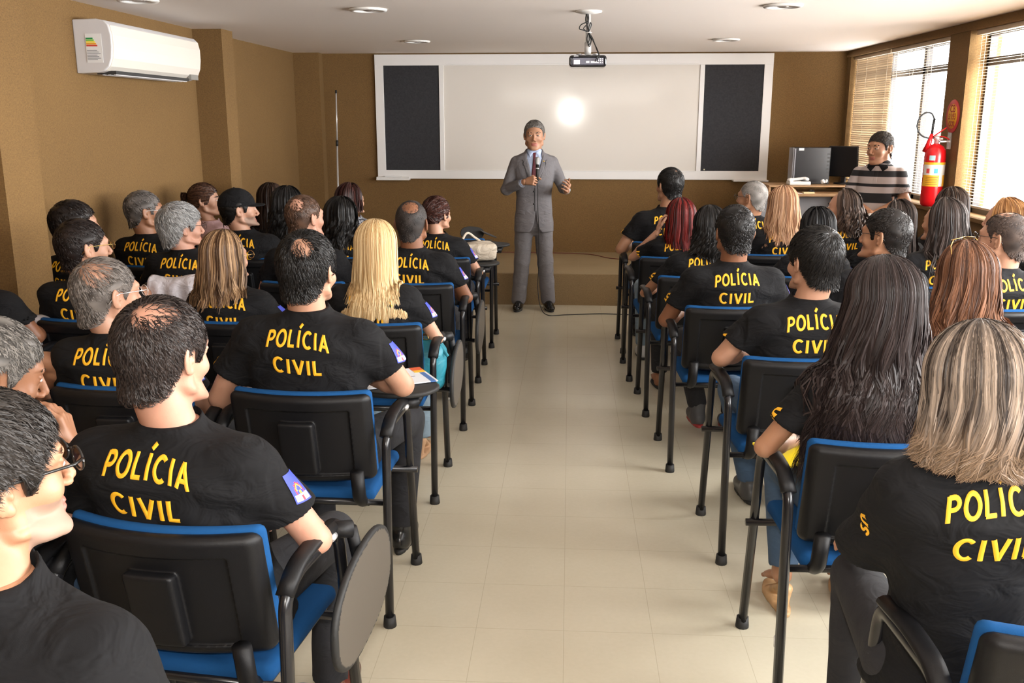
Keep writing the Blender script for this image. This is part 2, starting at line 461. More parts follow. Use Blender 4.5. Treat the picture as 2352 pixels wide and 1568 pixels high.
def blind(y0, y1, ang, label, group, drop=1.215):
    r = empty('venetian_blind', (XR + .055, (y0 + y1) / 2, HEAD))
    tag(r, label, 'blind', group); hw = (y1 - y0) / 2
    b = MB(); b.box((-.02, -hw, -.032), (.02, hw, -.002)); b.build('headrail', M_slat, r)
    b = MB(); n = int((drop - .05) / .0205); ca, sa = math.cos(ang), math.sin(ang)
    for i in range(n):
        z = -.045 - i * .0205 - 0.002 * math.sin(i * 1.3)
        V = [];
        for u in (-.0125, 0, .0125):
            zz = .0015 if u == 0 else 0
            for yy in (-hw, hw): V.append((u * ca - zz * sa, yy, z + u * sa + zz * ca))
        V2 = [(a, bb, c - .0007) for a, bb, c in V]
        b.add(V + V2, [(0, 1, 3, 2), (2, 3, 5, 4), (6, 8, 9, 7), (8, 10, 11, 9), (0, 2, 8, 6), (2, 4, 10, 8), (4, 5, 11, 10), (1, 7, 9, 3), (3, 9, 11, 5), (0, 6, 7, 1)])
    b.build('slats', M_slat, r)
    b = MB(); zb = -.05 - n * .0205; b.box((-.013, -hw, zb - .014), (.013, hw, zb)); b.build('bottom_rail', M_slat, r)
    b = MB(); k = 4 if y1 - y0 > 1 else 3
    for i in range(k):
        yy = -hw + .08 + (2 * hw - .16) * i / (k - 1)
        for x in (-.014, .014): b.tube([(x, yy, -.03), (x, yy, zb)], .0012, 4)
    b.build('ladder_cord', M_cord, r)
    return r
blind(8.88, 9.95, math.radians(-66), 'closed cream venetian blind in the window corner beside the whiteboard wall', None)
blind(7.46, 8.86, math.radians(2), 'open cream venetian blind behind the man in the striped shirt', None)
blind(5.04, 7.06, math.radians(2), 'open cream venetian blind right of the fire extinguisher pillar', None)

# ceiling downlights
M_ring = mat('downlight_ring', (0.75, 0.74, 0.72), 0.3)
M_refl = mat('downlight_reflector', (0.30, 0.25, 0.22), 0.3, metal=0.6)
for i, (x, y, lb) in enumerate(((-2.47, 5.5, 'round recessed ceiling downlight above the air conditioner'),
                              (-1.26, 6.05, 'round recessed ceiling downlight, nearer one left of the projector'),
                              (-1.35, 8.5, 'round recessed ceiling downlight, farther one left of the projector'),
                              (1.26, 6.0, 'round recessed ceiling downlight, nearer one right of the projector'),
                              (1.32, 8.48, 'round recessed ceiling downlight, farther one right of the projector'))):
    r = empty('ceiling_downlight', (x, y, ZC)); tag(r, lb, 'ceiling light', 'recessed ceiling downlights')
    b = MB(); b.lathe([(.085, -.001), (.115, -.001), (.118, -.006), (.112, -.014), (.088, -.016), (.082, -.008), (.085, -.001)], 40)
    b.build('trim_ring', M_ring, r, True)
    b = MB(); b.lathe([(.086, -.0015), (.0, -.0015)], 40); b.lathe([(.03, -.004), (.035, -.010), (.02, -.014), (0, -.014)], 20)
    b.build('reflector', M_refl, r, True)

# ------------------------------------------------------------------ whiteboard
M_wb = mat('whiteboard_enamel', (0.70, 0.665, 0.615), 0.10, spec=0.5)
M_felt = mat('charcoal_felt', (0.030, 0.030, 0.034), 0.95, bump=0.6, bscale=400, var=0.5, vscale=60)
wb = empty('whiteboard', (0.005, YB, 1.70)); tag(wb, 'long white framed whiteboard with black felt side panels on the front wall', 'whiteboard')
def wbx(name, boxes, m, bev=.002, par=wb):
    b = MB()
    for x0, x1, z0, z1, t in boxes: b.box((x0 - .005, -t, z0 - 1.70), (x1 - .005, 0, z1 - 1.70))
    return b.build(name, m, par, bevel=bev)
wbx('frame', [(-2.045, 2.055, 2.235, 2.345, .035), (-2.045, 2.055, 1.075, 1.165, .035), (-2.045, -1.955, 1.165, 2.235, .035),
              (1.965, 2.055, 1.165, 2.235, .035), (-1.372, -1.325, 1.165, 2.235, .035), (1.32, 1.367, 1.165, 2.235, .035),
              (-1.30, 1.30, 2.245, 2.252, .04), (-1.3, 1.3, 1.158, 1.163, .04)], M_white_paint)
wbx('writing_surface', [(-1.325, 1.32, 1.165, 2.235, .022)], M_wb, 0)
wbx('felt_panel', [(-1.955, -1.372, 1.165, 2.235, .026)], M_felt, 0)
wbx('felt_panel', [(1.367, 1.965, 1.165, 2.235, .026)], M_felt, 0)
wbx('pen_tray', [(-2.05, -1.70, 1.062, 1.078, .11), (-2.05, -1.70, 1.078, 1.095, .10)], M_white_paint, .003)
wbx('pen_tray', [(1.70, 2.06, 1.062, 1.078, .11)], M_white_paint, .003)
b = MB()
for x, z in ((1.40, 1.18),): b.lathe([(0, .006), (.006, .005), (.008, 0)], 10, Matrix.Translation((x, -.03, z - 1.7)) @ Matrix.Rotation(math.radians(90), 4, 'X'))
b.build('push_pin', mat('pin_white', (.8, .75, .6), .3), wb, True)
M_paper = mat('white_paper', (0.74, 0.74, 0.74), 0.7)
b = MB(); b.box((-.11, -.06, 0), (.10, .03, .004)); b.box((-.09, -.05, .004), (.07, .035, .009), 0, Matrix.Rotation(.3, 4, 'Z'))
o = b.build('paper_sheet', M_paper); o.location = (-1.88, YB - .05, 1.0955); tag(o, 'folded white paper lying on the left whiteboard pen tray', 'paper')

# ------------------------------------------------------------------ air conditioner
M_ac = mat('ivory_plastic', (0.74, 0.69, 0.62), 0.25)
M_acs = mat('grey_white_plastic', (0.62, 0.61, 0.62), 0.35)
M_dark = mat('dark_grille', (0.03, 0.03, 0.03), 0.5)
ac = empty('air_conditioner', (XL, 6.24, 2.10)); tag(ac, 'white wall mounted split air conditioner high on the brown left wall', 'air conditioner')
prof = [(0, .155), (.14, .158), (.185, .150), (.21, .125), (.222, .07), (.222, .0), (.214, -.06), (.195, -.105), (.165, -.13), (.13, -.14), (0, -.145)]
def prism(prof, y0, y1, inset=0):
    n = len(prof); V = [(x, y0, z) for x, z in prof] + [(x, y1, z) for x, z in prof]
    F = [(i, (i + 1) % n, n + (i + 1) % n, n + i) for i in range(n)] + [tuple(range(n - 1, -1, -1)), tuple(range(n, 2 * n))]
    return V, F
b = MB(); V, F = prism(prof, -.74, .60); b.add(V, F); b.build('body', M_acs, ac, bevel=.006)
fp = [(x + .006, z) for x, z in prof[3:9]]
b = MB(); V, F = prism(fp + [(x - .02, z) for x, z in fp[::-1]], -.725, .585); b.add(V, F); b.build('front_panel', M_ac, ac, bevel=.003)
b = MB(); b.box((.09, -.68, -.1475), (.205, .40, -.128)); b.build('outlet', M_dark, ac)
b = MB()
for x in (.115, .15, .185): b.box((x, -.67, -.153), (x + .014, .38, -.147), 0)
b.build('louvre', M_acs, ac, bevel=.002)
b = MB(); b.box((.19, .42, -.135), (.214, .55, -.10)); b.build('display_strip', mat('display_grey', (.25, .24, .22), .3), ac)
lbl = MB(); lbl.box((.07, -.7435, -.085), (.165, -.741, .075), 0)
cols = [(.0, .25, .05), (.15, .5, .03), (.85, .7, .02), (.8, .35, .02), (.6, .05, .02)]
for i in range(5): lbl.box((.075, -.746, .045 - i * .010), (.115 + i * .006, -.7433, .053 - i * .010), i + 1)
for i in range(7): lbl.box((.075, -.746, -.02 - i * .0085), (.135 + .01 * (i % 3), -.7433, -.0165 - i * .0085), 6)
lbl.build('energy_label', [M_paper] + [mat('label_stripe_%s' % 'abcde'[i], c, .6) for i, c in enumerate(cols)] + [mat('label_ink', (.25, .25, .27), .7)], ac)

# ------------------------------------------------------------------ text helper for printed signs
def text_mesh(name, body, size, m, parent, M, depth=.0006, align='CENTER', weight=0.0):
    cu = bpy.data.curves.new(name, 'FONT'); cu.body = body; cu.size = size; cu.align_x = align; cu.align_y = 'CENTER'
    cu.extrude = depth; cu.offset = weight
    t = bpy.data.objects.new(name, cu); COL.objects.link(t)
    dg = bpy.context.evaluated_depsgraph_get(); me = bpy.data.meshes.new_from_object(t.evaluated_get(dg))
    bpy.data.objects.remove(t); me.name = name
    me.materials.clear(); me.materials.append(m)
    o = bpy.data.objects.new(name, me); link(o, parent); o.matrix_local = M
    return o

# ------------------------------------------------------------------ projector
pr = empty('ceiling_projector', (0.105, 6.25, ZC)); tag(pr, 'black video projector hanging from a white ceiling pole with coiled cables', 'projector')
b = MB(); b.lathe([(0, 0), (.085, 0), (.085, -.008), (.03, -.02), (0, -.02)], 24); b.build('ceiling_plate', M_white_plastic, pr, True)
b = MB(); b.lathe([(.0, -.01), (.015, -.01), (.015, -.19), (.021, -.19), (.021, -.265), (0, -.265)], 16); b.build('pole', mat('grey_pole', (.55, .54, .53), .35), pr, True)
b = MB()
for dx in (-.055, .05):
    b.lathe([(0, -.25), (.018, -.25), (.018, -.256), (.005, -.258), (.005, -.275)], 12, Matrix.Translation((dx, 0, -.008)))
    b.tube([(0, 0, -.262), (dx, 0, -.272)], .006, 6)
b.build('mount_bracket', M_chrome, pr, True)
s = Sdf((-.14, -.13, -.36), (.14, .15, -.26), .004)
s.put(rbox((0, 0, -.308), (.118, .105, .036), .02)).put(rbox((0, -.105, -.31), (.105, .012, .024), .008), .004, 'sub')
V, Q = s.mesh(); mk('housing', V, Q, mat('gloss_black', (.012, .012, .015), .12), pr)
M_silver = mat('silver_plastic', (.45, .45, .50), .3)
b = MB(); b.box((-.095, -.0975, -.33), (.1, -.094, -.29)); b.build('rear_panel', mat('panel_grey', (.10, .10, .14), .3), pr)
b = MB()
b.box((-.088, -.1, -.328), (-.05, -.096, -.302)); b.box((-.088, -.112, -.281), (-.06, -.1, -.277))
for x in (.0, .03, .052): b.box((x - .012, -.1, -.32), (x + .010, -.096, -.308))
for x in (.066, .078, .09):
    for z in (-.318, -.306, -.296): b.box((x - .003, -.1, z - .003), (x + .003, -.096, z + .003))
b.build('connectors', mat('connector_white', (.75, .75, .78), .3), pr)
b = MB()
b.tube(spline([(-.01, -.02, -.005), (-.018, -.02, -.05), (-.01, -.02, -.08), (.0, -.025, -.12), (.01, -.03, -.17), (.0, -.03, -.20), (.012, -.03, -.215), (.02, -.03, -.17), (.0, -.02, -.12)], 60), .0035, 6)
b.tube(spline([(-.005, -.02, -.01), (.0, -.022, -.06), (-.045, -.03, -.085), (-.055, -.03, -.11), (-.03, -.03, -.118), (.0, -.025, -.13), (.03, -.03, -.17), (.052, -.05, -.23), (.068, -.10, -.275), (.055, -.125, -.29), (.045, -.11, -.312)], 80), .0035, 6)
b.tube(spline([(-.012, -.025, -.02), (.0, -.025, -.07), (-.02, -.03, -.095), (-.028, -.03, -.11), (.0, -.025, -.13), (.018, -.03, -.09), (.012, -.03, -.075), (.004, -.03, -.13), (.035, -.04, -.19), (.06, -.06, -.24), (.07, -.11, -.28), (.06, -.12, -.30), (.06, -.105, -.312)], 80), .0035, 6)
b.tube(spline([(.005, -.025, -.13), (-.008, -.03, -.17), (.005, -.032, -.205), (.018, -.03, -.18), (.008, -.03, -.13)], 40), .0035, 6)
b.build('cable', M_rubber, pr, True)
b = MB(); b.lathe([(.02, -.002), (.0215, 0), (.02, .002)], 12, Matrix.Translation((.002, -.018, -.132))); b.build('cable_tie', M_white_plastic, pr, True)

# ------------------------------------------------------------------ telescopic pole leaning in the corner
p0 = Vector((-2.44, 9.80, PLZ)); p1 = Vector((-2.433, 9.93, 1.985))
pl = empty('telescopic_pole', p0); tag(pl, 'thin silver telescopic pole leaning on the front wall left of the whiteboard', 'pole')
d = (p1 - p0)
b = MB(); b.tube([(0, 0, 0), tuple(d * .68)], .0105, 12); b.build('lower_tube', M_chrome, pl, True)
b = MB(); b.tube([tuple(d * .68), tuple(d * .985)], .0085, 12); b.build('upper_tube', M_chrome, pl, True)
b = MB(); b.tube([tuple(d * .665), tuple(d * .70)], .015, 12); b.tube([tuple(d * .982), tuple(d)], .011, 12); b.build('locking_collar', M_rubber, pl, True)

# ------------------------------------------------------------------ desk with computer
M_wood = mat('beech_laminate', (0.42, 0.255, 0.13), 0.4, var=0.25, vscale=18)
M_grey = mat('light_grey_laminate', (0.42, 0.43, 0.47), 0.5)
dk = empty('computer_desk', (2.20, 9.15, PLZ)); tag(dk, 'beech topped desk with grey modesty panel on the platform by the window', 'desk')
b = MB(); b.box((-.45, -.27, .70), (.58, .33, .725)); b.build('desktop', M_wood, dk, bevel=.004)
b = MB(); b.box((-.32, -.10, .775), (.57, .33, .79)); b.box((-.32, -.08, .725), (-.30, .33, .775)); b.box((.55, -.08, .725), (.57, .33, .775)); b.build('monitor_shelf', M_wood, dk, bevel=.003)
b = MB(); b.box((-.42, -.10, .18), (.26, -.08, .70)); b.build('modesty_panel', M_grey, dk)
for x in (-.43, .28, .46):
    b = MB(); b.box((x - .02, -.2, .02), (x + .02, -.15, .70)); b.box((x - .025, -.24, 0), (x + .025, .25, .03)); b.build('leg', mat('grey_metal', (.12, .12, .14), .4), dk, bevel=.003)
DZ = PLZ + .7255; SZ = PLZ + .7905
# tower case lying on the shelf (dark, seen side on)
tw = empty('desktop_computer', (2.33, 9.36, SZ)); tag(tw, 'black desktop computer tower with a white sticker on the beech desk', 'computer')
b = MB(); b.box((-.185, -.10, 0), (.155, .08, .345)); b.build('case', mat('black_case', (.018, .018, .02), .25), tw, bevel=.006)
b = MB(); b.box((-.20, -.095, .02), (-.1855, .075, .34)); b.box((-.187, -.1035, .03), (-.176, -.1, .335)); b.build('front_bezel', mat('bezel_grey', (.25, .25, .27), .2), tw, bevel=.003)
b = MB(); b.box((-.148, -.1025, .315), (-.10, -.1, .338)); b.build('sticker', M_paper, tw)
b = MB()
for i in range(6): b.box((.125, -.1025, .10 + i * .035), (.15, -.1, .115 + i * .035))
b.build('vent', M_dark, tw)
mn = empty('monitor', (2.63, 9.30, SZ), math.radians(-38)); tag(mn, 'black flat monitor seen from behind at the desk corner', 'monitor')
b = MB(); b.box((-.14, -.02, .07), (.14, .015, .36), 0, Matrix.Rotation(.12, 4, 'X')); b.build('screen_housing', M_black_plastic, mn, bevel=.008)
b = MB(); b.box((-.02, -.015, .01), (.02, .01, .16)); b.lathe([(0, .0), (.09, .0), (.085, .014), (0, .018)], 24); b.build('stand', M_black_plastic, mn, bevel=.002)
ph = empty('desk_telephone', (2.10, 9.10, SZ)); ph.location = (2.17, 9.14, SZ)
tag(ph, 'white corded desk telephone in front of the computer tower', 'telephone')
s = Sdf((-.13, -.1, -.01), (.13, .1, .09), .004)
s.put(rbox((0, 0, .018), (.10, .07, .018), .01, None)); V, Q = s.mesh(); mk('base', V, Q, M_white_plastic, ph)
s = Sdf((-.13, -.1, -.01), (.13, .1, .11), .004)
s.put(cap((-.08, -.02, .05), (.05, -.02, .062), .013)).put(ell((-.085, -.02, .045), (.028, .026, .02)), .01).put(ell((.065, -.02, .052), (.028, .026, .02)), .01); V, Q = s.mesh(); mk('handset', V, Q, M_white_plastic, ph)
b = MB(); b.box((.02, -.06, .036), (.085, .03, .040)); b.build('keypad', M_dark, ph)
o = None
s = Sdf((-.05, -.05, -.005), (.05, .05, .08), .004)
for k in range(7): s.put(ell((rnd.uniform(-.02, .02), rnd.uniform(-.02, .02), rnd.uniform(.018, .045)), (.012, .02, .013), (rnd.random() * 3, rnd.random() * 3, 0)), .004)
V, Q = s.mesh(); o = mk('crumpled_tissue', V, Q, M_paper, smooth=False); o.location = (2.40, 9.12, SZ - .002); tag(o, 'crumpled white tissue on the desk between telephone and monitor', 'tissue')
ms = Sdf((-.04, -.06, -.005), (.04, .06, .05), .004); ms.put(ell((0, 0, .006), (.03, .05, .026))); ms.cut(lambda X, Y, Z: -Z + 0 * X + 0 * Y); V, Q = ms.mesh()
o = mk('computer_mouse', V, Q, M_black_plastic); o.location = (2.26, 9.0, DZ); tag(o, 'black computer mouse in front of the white telephone', 'mouse')
b = MB(); b.box((-.12, -.06, 0), (.10, .05, .003)); o = b.build('paper_sheet', M_paper); o.location = (2.05, 8.95, DZ); o.rotation_euler = (0, 0, .2); tag(o, 'white paper sheet near the front edge of the desk', 'paper')
b = MB(); b.box((-.05, -.03, 0), (.05, .03, .012)); o = b.build('notepad', mat('cream_pad', (.75, .65, .38), .6)); o.location = (2.22, 8.94, DZ); tag(o, 'small cream notepad on the front edge of the desk', 'notepad')

# ------------------------------------------------------------------ fire extinguisher and its sign
M_red = mat('red_enamel', (0.62, 0.008, 0.012), 0.22)
fe = empty('fire_extinguisher', (2.705, 7.25, 1.06)); tag(fe, 'red carbon dioxide fire extinguisher hung on the pillar between the windows', 'fire extinguisher')
b = MB(); b.lathe([(0, .0), (.055, .0), (.07, .012), (.075, .04), (.075, .37), (.070, .41), (.052, .44), (.025, .455), (.02, .46), (0, .46)], 40); b.build('cylinder', M_red, fe, True)
def arc_label(r, a0, a1, z0, z1, n=14):
    V = []; F = []
    for i in range(n + 1):
        a = a0 + (a1 - a0) * i / n
        for z in (z0, z1): V.append((r * math.cos(a), r * math.sin(a), z))
    for i in range(n): F.append((2 * i, 2 * i + 2, 2 * i + 3, 2 * i + 1))
    return V, F
def R(d): return math.radians(d)
M_lw, M_ly, M_lb, M_lr = mat('label_white', (.72, .70, .66), .5), mat('label_yellow', (.80, .42, .02), .5), mat('label_blue', (.05, .33, .62), .5), mat('label_red', (.55, .05, .05), .5)
b = MB()
for (a0, a1, z0, z1, mi, r) in ((-175, -20, .15, .325, 0, .0756), (-175, -78, .15, .232, 1, .0762), (-55, -20, .15, .232, 1, .0762), (-175, -20, .308, .325, 1, .0762),
                             (-108, -88, .245, .28, 2, .0764), (-150, -132, .245, .28, 3, .0764), (-140, -108, .34, .375, 4, .0760)):
    V, F = arc_label(r, R(a0), R(a1), z0, z1); b.add(V, F, mi)
for i in range(5):
    V, F = arc_label(.0768, R(-150), R(-85 - 4 * (i % 2)), .163 + i * .013, .167 + i * .013); b.add(V, F, 5)
b.build('instruction_label', [M_lw, M_ly, M_lb, M_lr, mat('label_pale_blue', (.35, .6, .65), .5), mat('label_brown_ink', (.3, .12, .02), .6)], fe, True)
b = MB(); b.lathe([(0, .45), (.018, .45), (.018, .485), (.026, .49), (.022, .515), (0, .52)], 16); b.tube([(0, 0, .49), (.03, -.035, .495)], .008, 8); b.build('valve', M_chrome, fe, True)
b = MB(); b.tube(smooth_path([(-.035, .02, .50), (0, 0, .53), (.05, -.03, .575)], .02), .008, 8, flat=((0, 0, 1), .5)); b.tube(smooth_path([(-.01, 0, .515), (.04, -.03, .51), (.075, -.04, .49)], .02), .009, 8, flat=((0, 0, 1), .5)); b.build('handle', M_red, fe, True)
b = MB(); pts = []
for i in range(34):
    a = math.radians(-75 - i * 9.5); pts.append((-.09 + .085 * math.cos(a), -.01, .60 + .10 * math.sin(a)))
pts = [(0, 0, .50), (-.03, -.005, .495)] + pts
pts = spline([(0, 0, .505), (-.07, -.01, .50), (-.125, -.01, .525), (-.155, -.01, .58), (-.145, -.01, .64), (-.105, -.01, .68), (-.06, -.01, .675), (-.035, -.01, .63), (-.035, -.01, .60)], 50)
b.tube(pts, .006, 8); b.tube([(-.035, -.01, .64), (-.04, -.01, .60), (-.043, -.01, .52)], .009, 10); b.build('hose', M_rubber, fe, True)
b = MB(); b.tube([(-.043, -.01, .53), (-.055, .0, .46), (-.062, .02, .40)], [.012, .02, .028], 14); b.build('discharge_horn', M_red, fe, True)
b = MB(); b.box((.02, -.02, .47), (.094, .02, .48)); b.box((.086, -.03, .42), (.094, .03, .54)); b.build('wall_bracket', M_chrome, fe)
sg = empty('round_wall_sign', (XR - .001, 7.235, 1.715)); tag(sg, 'round red and yellow fire sign on the pillar above the extinguisher', 'sign')
Mx = Matrix.Rotation(math.radians(-90), 4, 'Y')
b = MB(); b.lathe([(0, .006), (.118, .006), (.12, .0), (0, 0)], 48, Mx); b.build('disc', M_lr, sg, True)
b = MB(); b.lathe([(0, .0068), (.088, .0068), (.088, .0055)], 48, Mx); b.build('yellow_face', M_ly, sg, True)
M_ink = mat('sign_red_ink', (.35, .02, .02), .6)
for body, size, z, yy in (('CB', .075, .052, 0), ('193', .062, -.003, -.018), ('CO2', .052, -.055, 0)):
    # local text plane: x -> -Y, y -> Z, normal -> -X
    M = Matrix(((0, 0, -1, -.0072), (-1, 0, 0, yy), (0, 1, 0, z), (0, 0, 0, 1)))
    text_mesh('lettering', body, size, M_ink, sg, M, weight=.0012)
b = MB(); b.lathe([(.010, .0076), (.014, .0076), (.014, .0066)], 12, Matrix.Translation((0, .052, .006)) @ Mx); b.box((-.0078, .035, -.02), (-.0070, .069, -.014)); b.build('telephone_symbol', M_ink, sg)

# cables lying on the floor
b = MB(); b.tube(spline([(-2.4, 9.95, PLZ + .005), (-1.2, 10.0, PLZ + .005), (-.3, 9.98, PLZ + .005), (.2, 9.9, PLZ + .005), (.45, 9.6, PLZ + .005), (.75, 9.55, PLZ + .005), (1.4, 9.8, PLZ + .005)], 60), .004, 6)
o = b.build('power_cable', mat('red_brown_cable', (.16, .03, .02), .5), smooth=True); tag(o, 'thin reddish cable running along the platform at the wall foot', 'cable')
# ------------------------------------------------------------------ tablet-arm chair
def bend(x, y, z):          # backrest: tilted back towards the top and wrapped around the sitter
    return x, y - 0.9 * x * x + 0.20 * z, z
def me_of(s, name, m):
    V, Q = s.mesh(); me = mk(name, V, Q, m).data; o = bpy.data.objects[name]; bpy.data.objects.remove(o); me.name = name
    return me
def make_chair_parts():
    P = []      # (name, mesh, key)
    tmp = lambda b, name, m, smooth=True, bevel=0: b.build(name, m, None, smooth, bevel)
    # backrest shell
    s = Sdf((-.27, -.16, .40), (.27, .14, .86), .004)
    s.put(rbox((0, 0, .665), (.237, .026, .158), .024, None, bend))
    s.put(rbox((0, -.021, .655), (.172, .006, .118), .005, None, bend), .002, 'sub')
    s.put(rbox((0, -.027, .640), (.060, .016, .095), .010, None, bend), .006)
    s.put(rbox((0, .040, .665), (.30, .024, .30), .002, None, bend), .003, 'sub')
    V, Q = s.mesh(); P.append(mk('backrest_shell', V, Q, M_black_plastic))
    s = Sdf((-.27, -.12, .46), (.27, .16, .87), .006)
    s.put(rbox((0, .030, .672), (.235, .019, .158), .018, None, bend))
    V, Q = s.mesh(); P.append(mk('backrest_cushion', V, Q, M_blue))
    # seat
    dome = lambda x, y, z: (x, y, z + .5 * x * x * 0 + .25 * np.maximum(y - .10, 0) ** 2 * 4 * .5)
    s = Sdf((-.28, -.02, .36), (.28, .52, .53), .007)
    s.put(rbox((0, .25, .452), (.232, .215, .026), .024, None, dome)); V, Q = s.mesh(); P.append(mk('seat_cushion', V, Q, M_blue))
    b = MB(); b.box((-.215, .05, .412), (.215, .43, .43)); P.append(tmp(b, 'seat_pan', M_black_plastic, False, .006))
    for sx in (-1, 1):
        # upright brackets from the shell to the seat frame
        b = MB(); b.tube(smooth_path([(sx * .190, -.01, .56), (sx * .192, .005, .455), (sx * .192, .06, .425), (sx * .19, .14, .422)], .04), .02, 10, flat=((1, 0, 0), 1.15)); P.append(tmp(b, 'backrest_bracket', M_black_plastic))
        # side frame: rear leg, arm rail, front leg
        X = sx * .285
        path = smooth_path([(X, -.01, .012), (X, .02, .665), (X, .09, .700), (X, .345, .690), (X, .46, .012)], .05, 6)
        b = MB(); b.tube(path, .0190, 12, flat=((1, 0, 0), .78)); fr = tmp(b, 'side_frame', M_tube); P.append(fr)
        b = MB(); b.tube(smooth_path([(X, .022, .675), (X, .085, .718), (X, .19, .725), (X, .325, .712)], .05, 6), .023, 10, flat=((0, 0, 1), .6)); P.append(tmp(b, 'armrest', M_black_plastic))
        for yy, dy in ((-.01, .03), (.46, -.01)):
            b = MB(); b.lathe([(0, 0), (.0225, 0), (.0235, .004), (.0205, .038), (0, .035)], 12, Matrix.Translation((X, yy, 0))); c = tmp(b, 'foot_cap', M_rubber); c['sub'] = 1; c.parent = fr
            P.append(c)
    b = MB()
    b.tube([(-.285, .035, .435), (.285, .035, .435)], .0115, 8)
    b.tube([(-.315, .375, .425), (.315, .375, .425)], .0125, 8)
    for sx in (-1, 1): b.tube([(sx * .19, .035, .428), (sx * .19, .375, .42)], .010, 8)
    P.append(tmp(b, 'seat_support', M_tube))
    # writing tablet on the sitter's right, folded down / in use
    def tab(down):
        ob = []
        s = Sdf((-.19, -.26, -.03), (.19, .26, .03), .005)
        def fnn(X, Y, Z):
            xx = X + .03 * np.sin((Y + .05) * 5.0)
            d2 = ((np.abs(xx / .135) ** 2.4 + np.abs(Y / .215) ** 2.4) ** (1 / 2.4) - 1) * .12
            dz = np.abs(Z) - .0085
            return (np.sqrt(np.maximum(d2 + .006, 0) ** 2 + np.maximum(dz + .004, 0) ** 2) + np.minimum(np.maximum(d2 + .006, dz + .004), 0) - .005).astype(np.float32)
        s.put((fnn, v3(-.17, -.23, -.02), v3(.17, .23, .02))); V, Q = s.mesh()
        # face plate colour: flat faces away from the rim get the laminate
        fc = V[Q].mean(1); xx = fc[:, 0] + .03 * np.sin((fc[:, 1] + .05) * 5.0)
        core = ((np.abs(xx / .135) ** 2.4 + np.abs(fc[:, 1] / .215) ** 2.4) < .83) & (np.abs(fc[:, 2]) > .006)
        if down: Mt = Matrix.Translation((.345, .30, .50)) @ Matrix.Rotation(R(8), 4, 'X') @ Matrix.Rotation(R(84), 4, 'Y') @ Matrix.Rotation(R(82), 4, 'Z')
        else: Mt = Matrix.Translation((.185, .43, .735)) @ Matrix.Rotation(R(62), 4, 'Z')
        if down: Mt = Matrix.Translation((.352, .33, .515)) @ Matrix.Rotation(R(-12), 4, 'X') @ Matrix.Rotation(R(90), 4, 'Y') @ Matrix.Rotation(R(12), 4, 'Z')
        o = mk('writing_tablet', xf(Mt, V), Q, [M_rubber, M_tablet], midx=core.astype(int) if down else None); ob.append(o)
        b = MB(); b.tube([(.285, .30, .705), (.330, .33, .70)], .022, 12); b.tube([(.325, .335, .70), (.338, .35, .60 if down else .725)], .016, 10); c = b.build('tablet_hinge', M_black_plastic, None, True); ob.append(c)
        b = MB(); b.tube([(.300, .265, .700), (.300, .285, .700)], .010, 14); b.tube([(.300, .262, .700), (.300, .28, .700)], .006, 10); c2 = b.build('hinge_bolt', M_chrome, None, True); ob.append(c2)
        return ob
    return P, tab(True), tab(False)
CP, TABD, TABU = make_chair_parts()
for o in CP + TABD + TABU: COL.objects.unlink(o)
chairs = 0
def chair(x, y, rz, label, tablet='down', group='tablet arm chairs in rows'):
    r = empty('tablet_chair', (x, y, 0), math.radians(rz)); tag(r, label, 'chair', group)
    mp = {}
    for src in CP + (TABD if tablet == 'down' else TABU if tablet == 'up' else []):
        c = src.copy(); COL.objects.link(c)
        if 'sub' in c: del c['sub']
        mp[src.name] = c
        c.parent = mp[src.parent.name] if src.parent is not None else r
    return r
# ------------------------------------------------------------------ people
def skin_mat(name, col):
    m, nt, b = nmat(name); N = nt.nodes; L = nt.links
    tc = N.new('ShaderNodeTexCoord'); n = N.new('ShaderNodeTexNoise'); n.inputs['Scale'].default_value = 22; n.inputs['Detail'].default_value = 6
    L.new(tc.outputs['Object'], n.inputs['Vector'])
    mx = N.new('ShaderNodeMix'); mx.data_type = 'RGBA'; mx.inputs['A'].default_value = (col[0] * .86, col[1] * .76, col[2] * .72, 1); mx.inputs['B'].default_value = (min(1, col[0] * 1.1), col[1] * 1.12, col[2] * 1.1, 1)
    L.new(n.outputs['Fac'], mx.inputs['Factor']); L.new(mx.outputs['Result'], b.inputs['Base Color'])
    b.inputs['Roughness'].default_value = 0.48; b.inputs['Subsurface Weight'].default_value = 0.06; b.inputs['Subsurface Scale'].default_value = 0.01
    n2 = N.new('ShaderNodeTexNoise'); n2.inputs['Scale'].default_value = 350; L.new(tc.outputs['Object'], n2.inputs['Vector'])
    bp = N.new('ShaderNodeBump'); bp.inputs['Strength'].default_value = .15; bp.inputs['Distance'].default_value = .001
    L.new(n2.outputs['Fac'], bp.inputs['Height']); L.new(bp.outputs['Normal'], b.inputs['Normal'])
    return m
SK = {'light': skin_mat('skin_light', (0.47, 0.26, 0.175)), 'pink': skin_mat('skin_rosy', (0.52, 0.28, 0.20)),
      'tan': skin_mat('skin_tan', (0.34, 0.165, 0.092)), 'brown': skin_mat('skin_brown', (0.22, 0.095, 0.048)), 'mid': skin_mat('skin_medium', (0.40, 0.21, 0.125))}
M_lip = mat('lips', (0.38, 0.13, 0.10), 0.4); M_stub = mat('stubbled_skin', (0.30, 0.19, 0.14), 0.6)
M_eyew = mat('eye_white', (0.75, 0.72, 0.68), 0.15); M_iris = mat('iris', (0.03, 0.018, 0.01), 0.1)
hm, nt, b_ = nmat('hair_strands'); _a = nt.nodes.new('ShaderNodeAttribute'); _a.attribute_name = 'Col'
nt.links.new(_a.outputs['Color'], b_.inputs['Base Color']); b_.inputs['Roughness'].default_value = 0.45; b_.inputs['Specular IOR Level'].default_value = 0.28
M_hair = hm
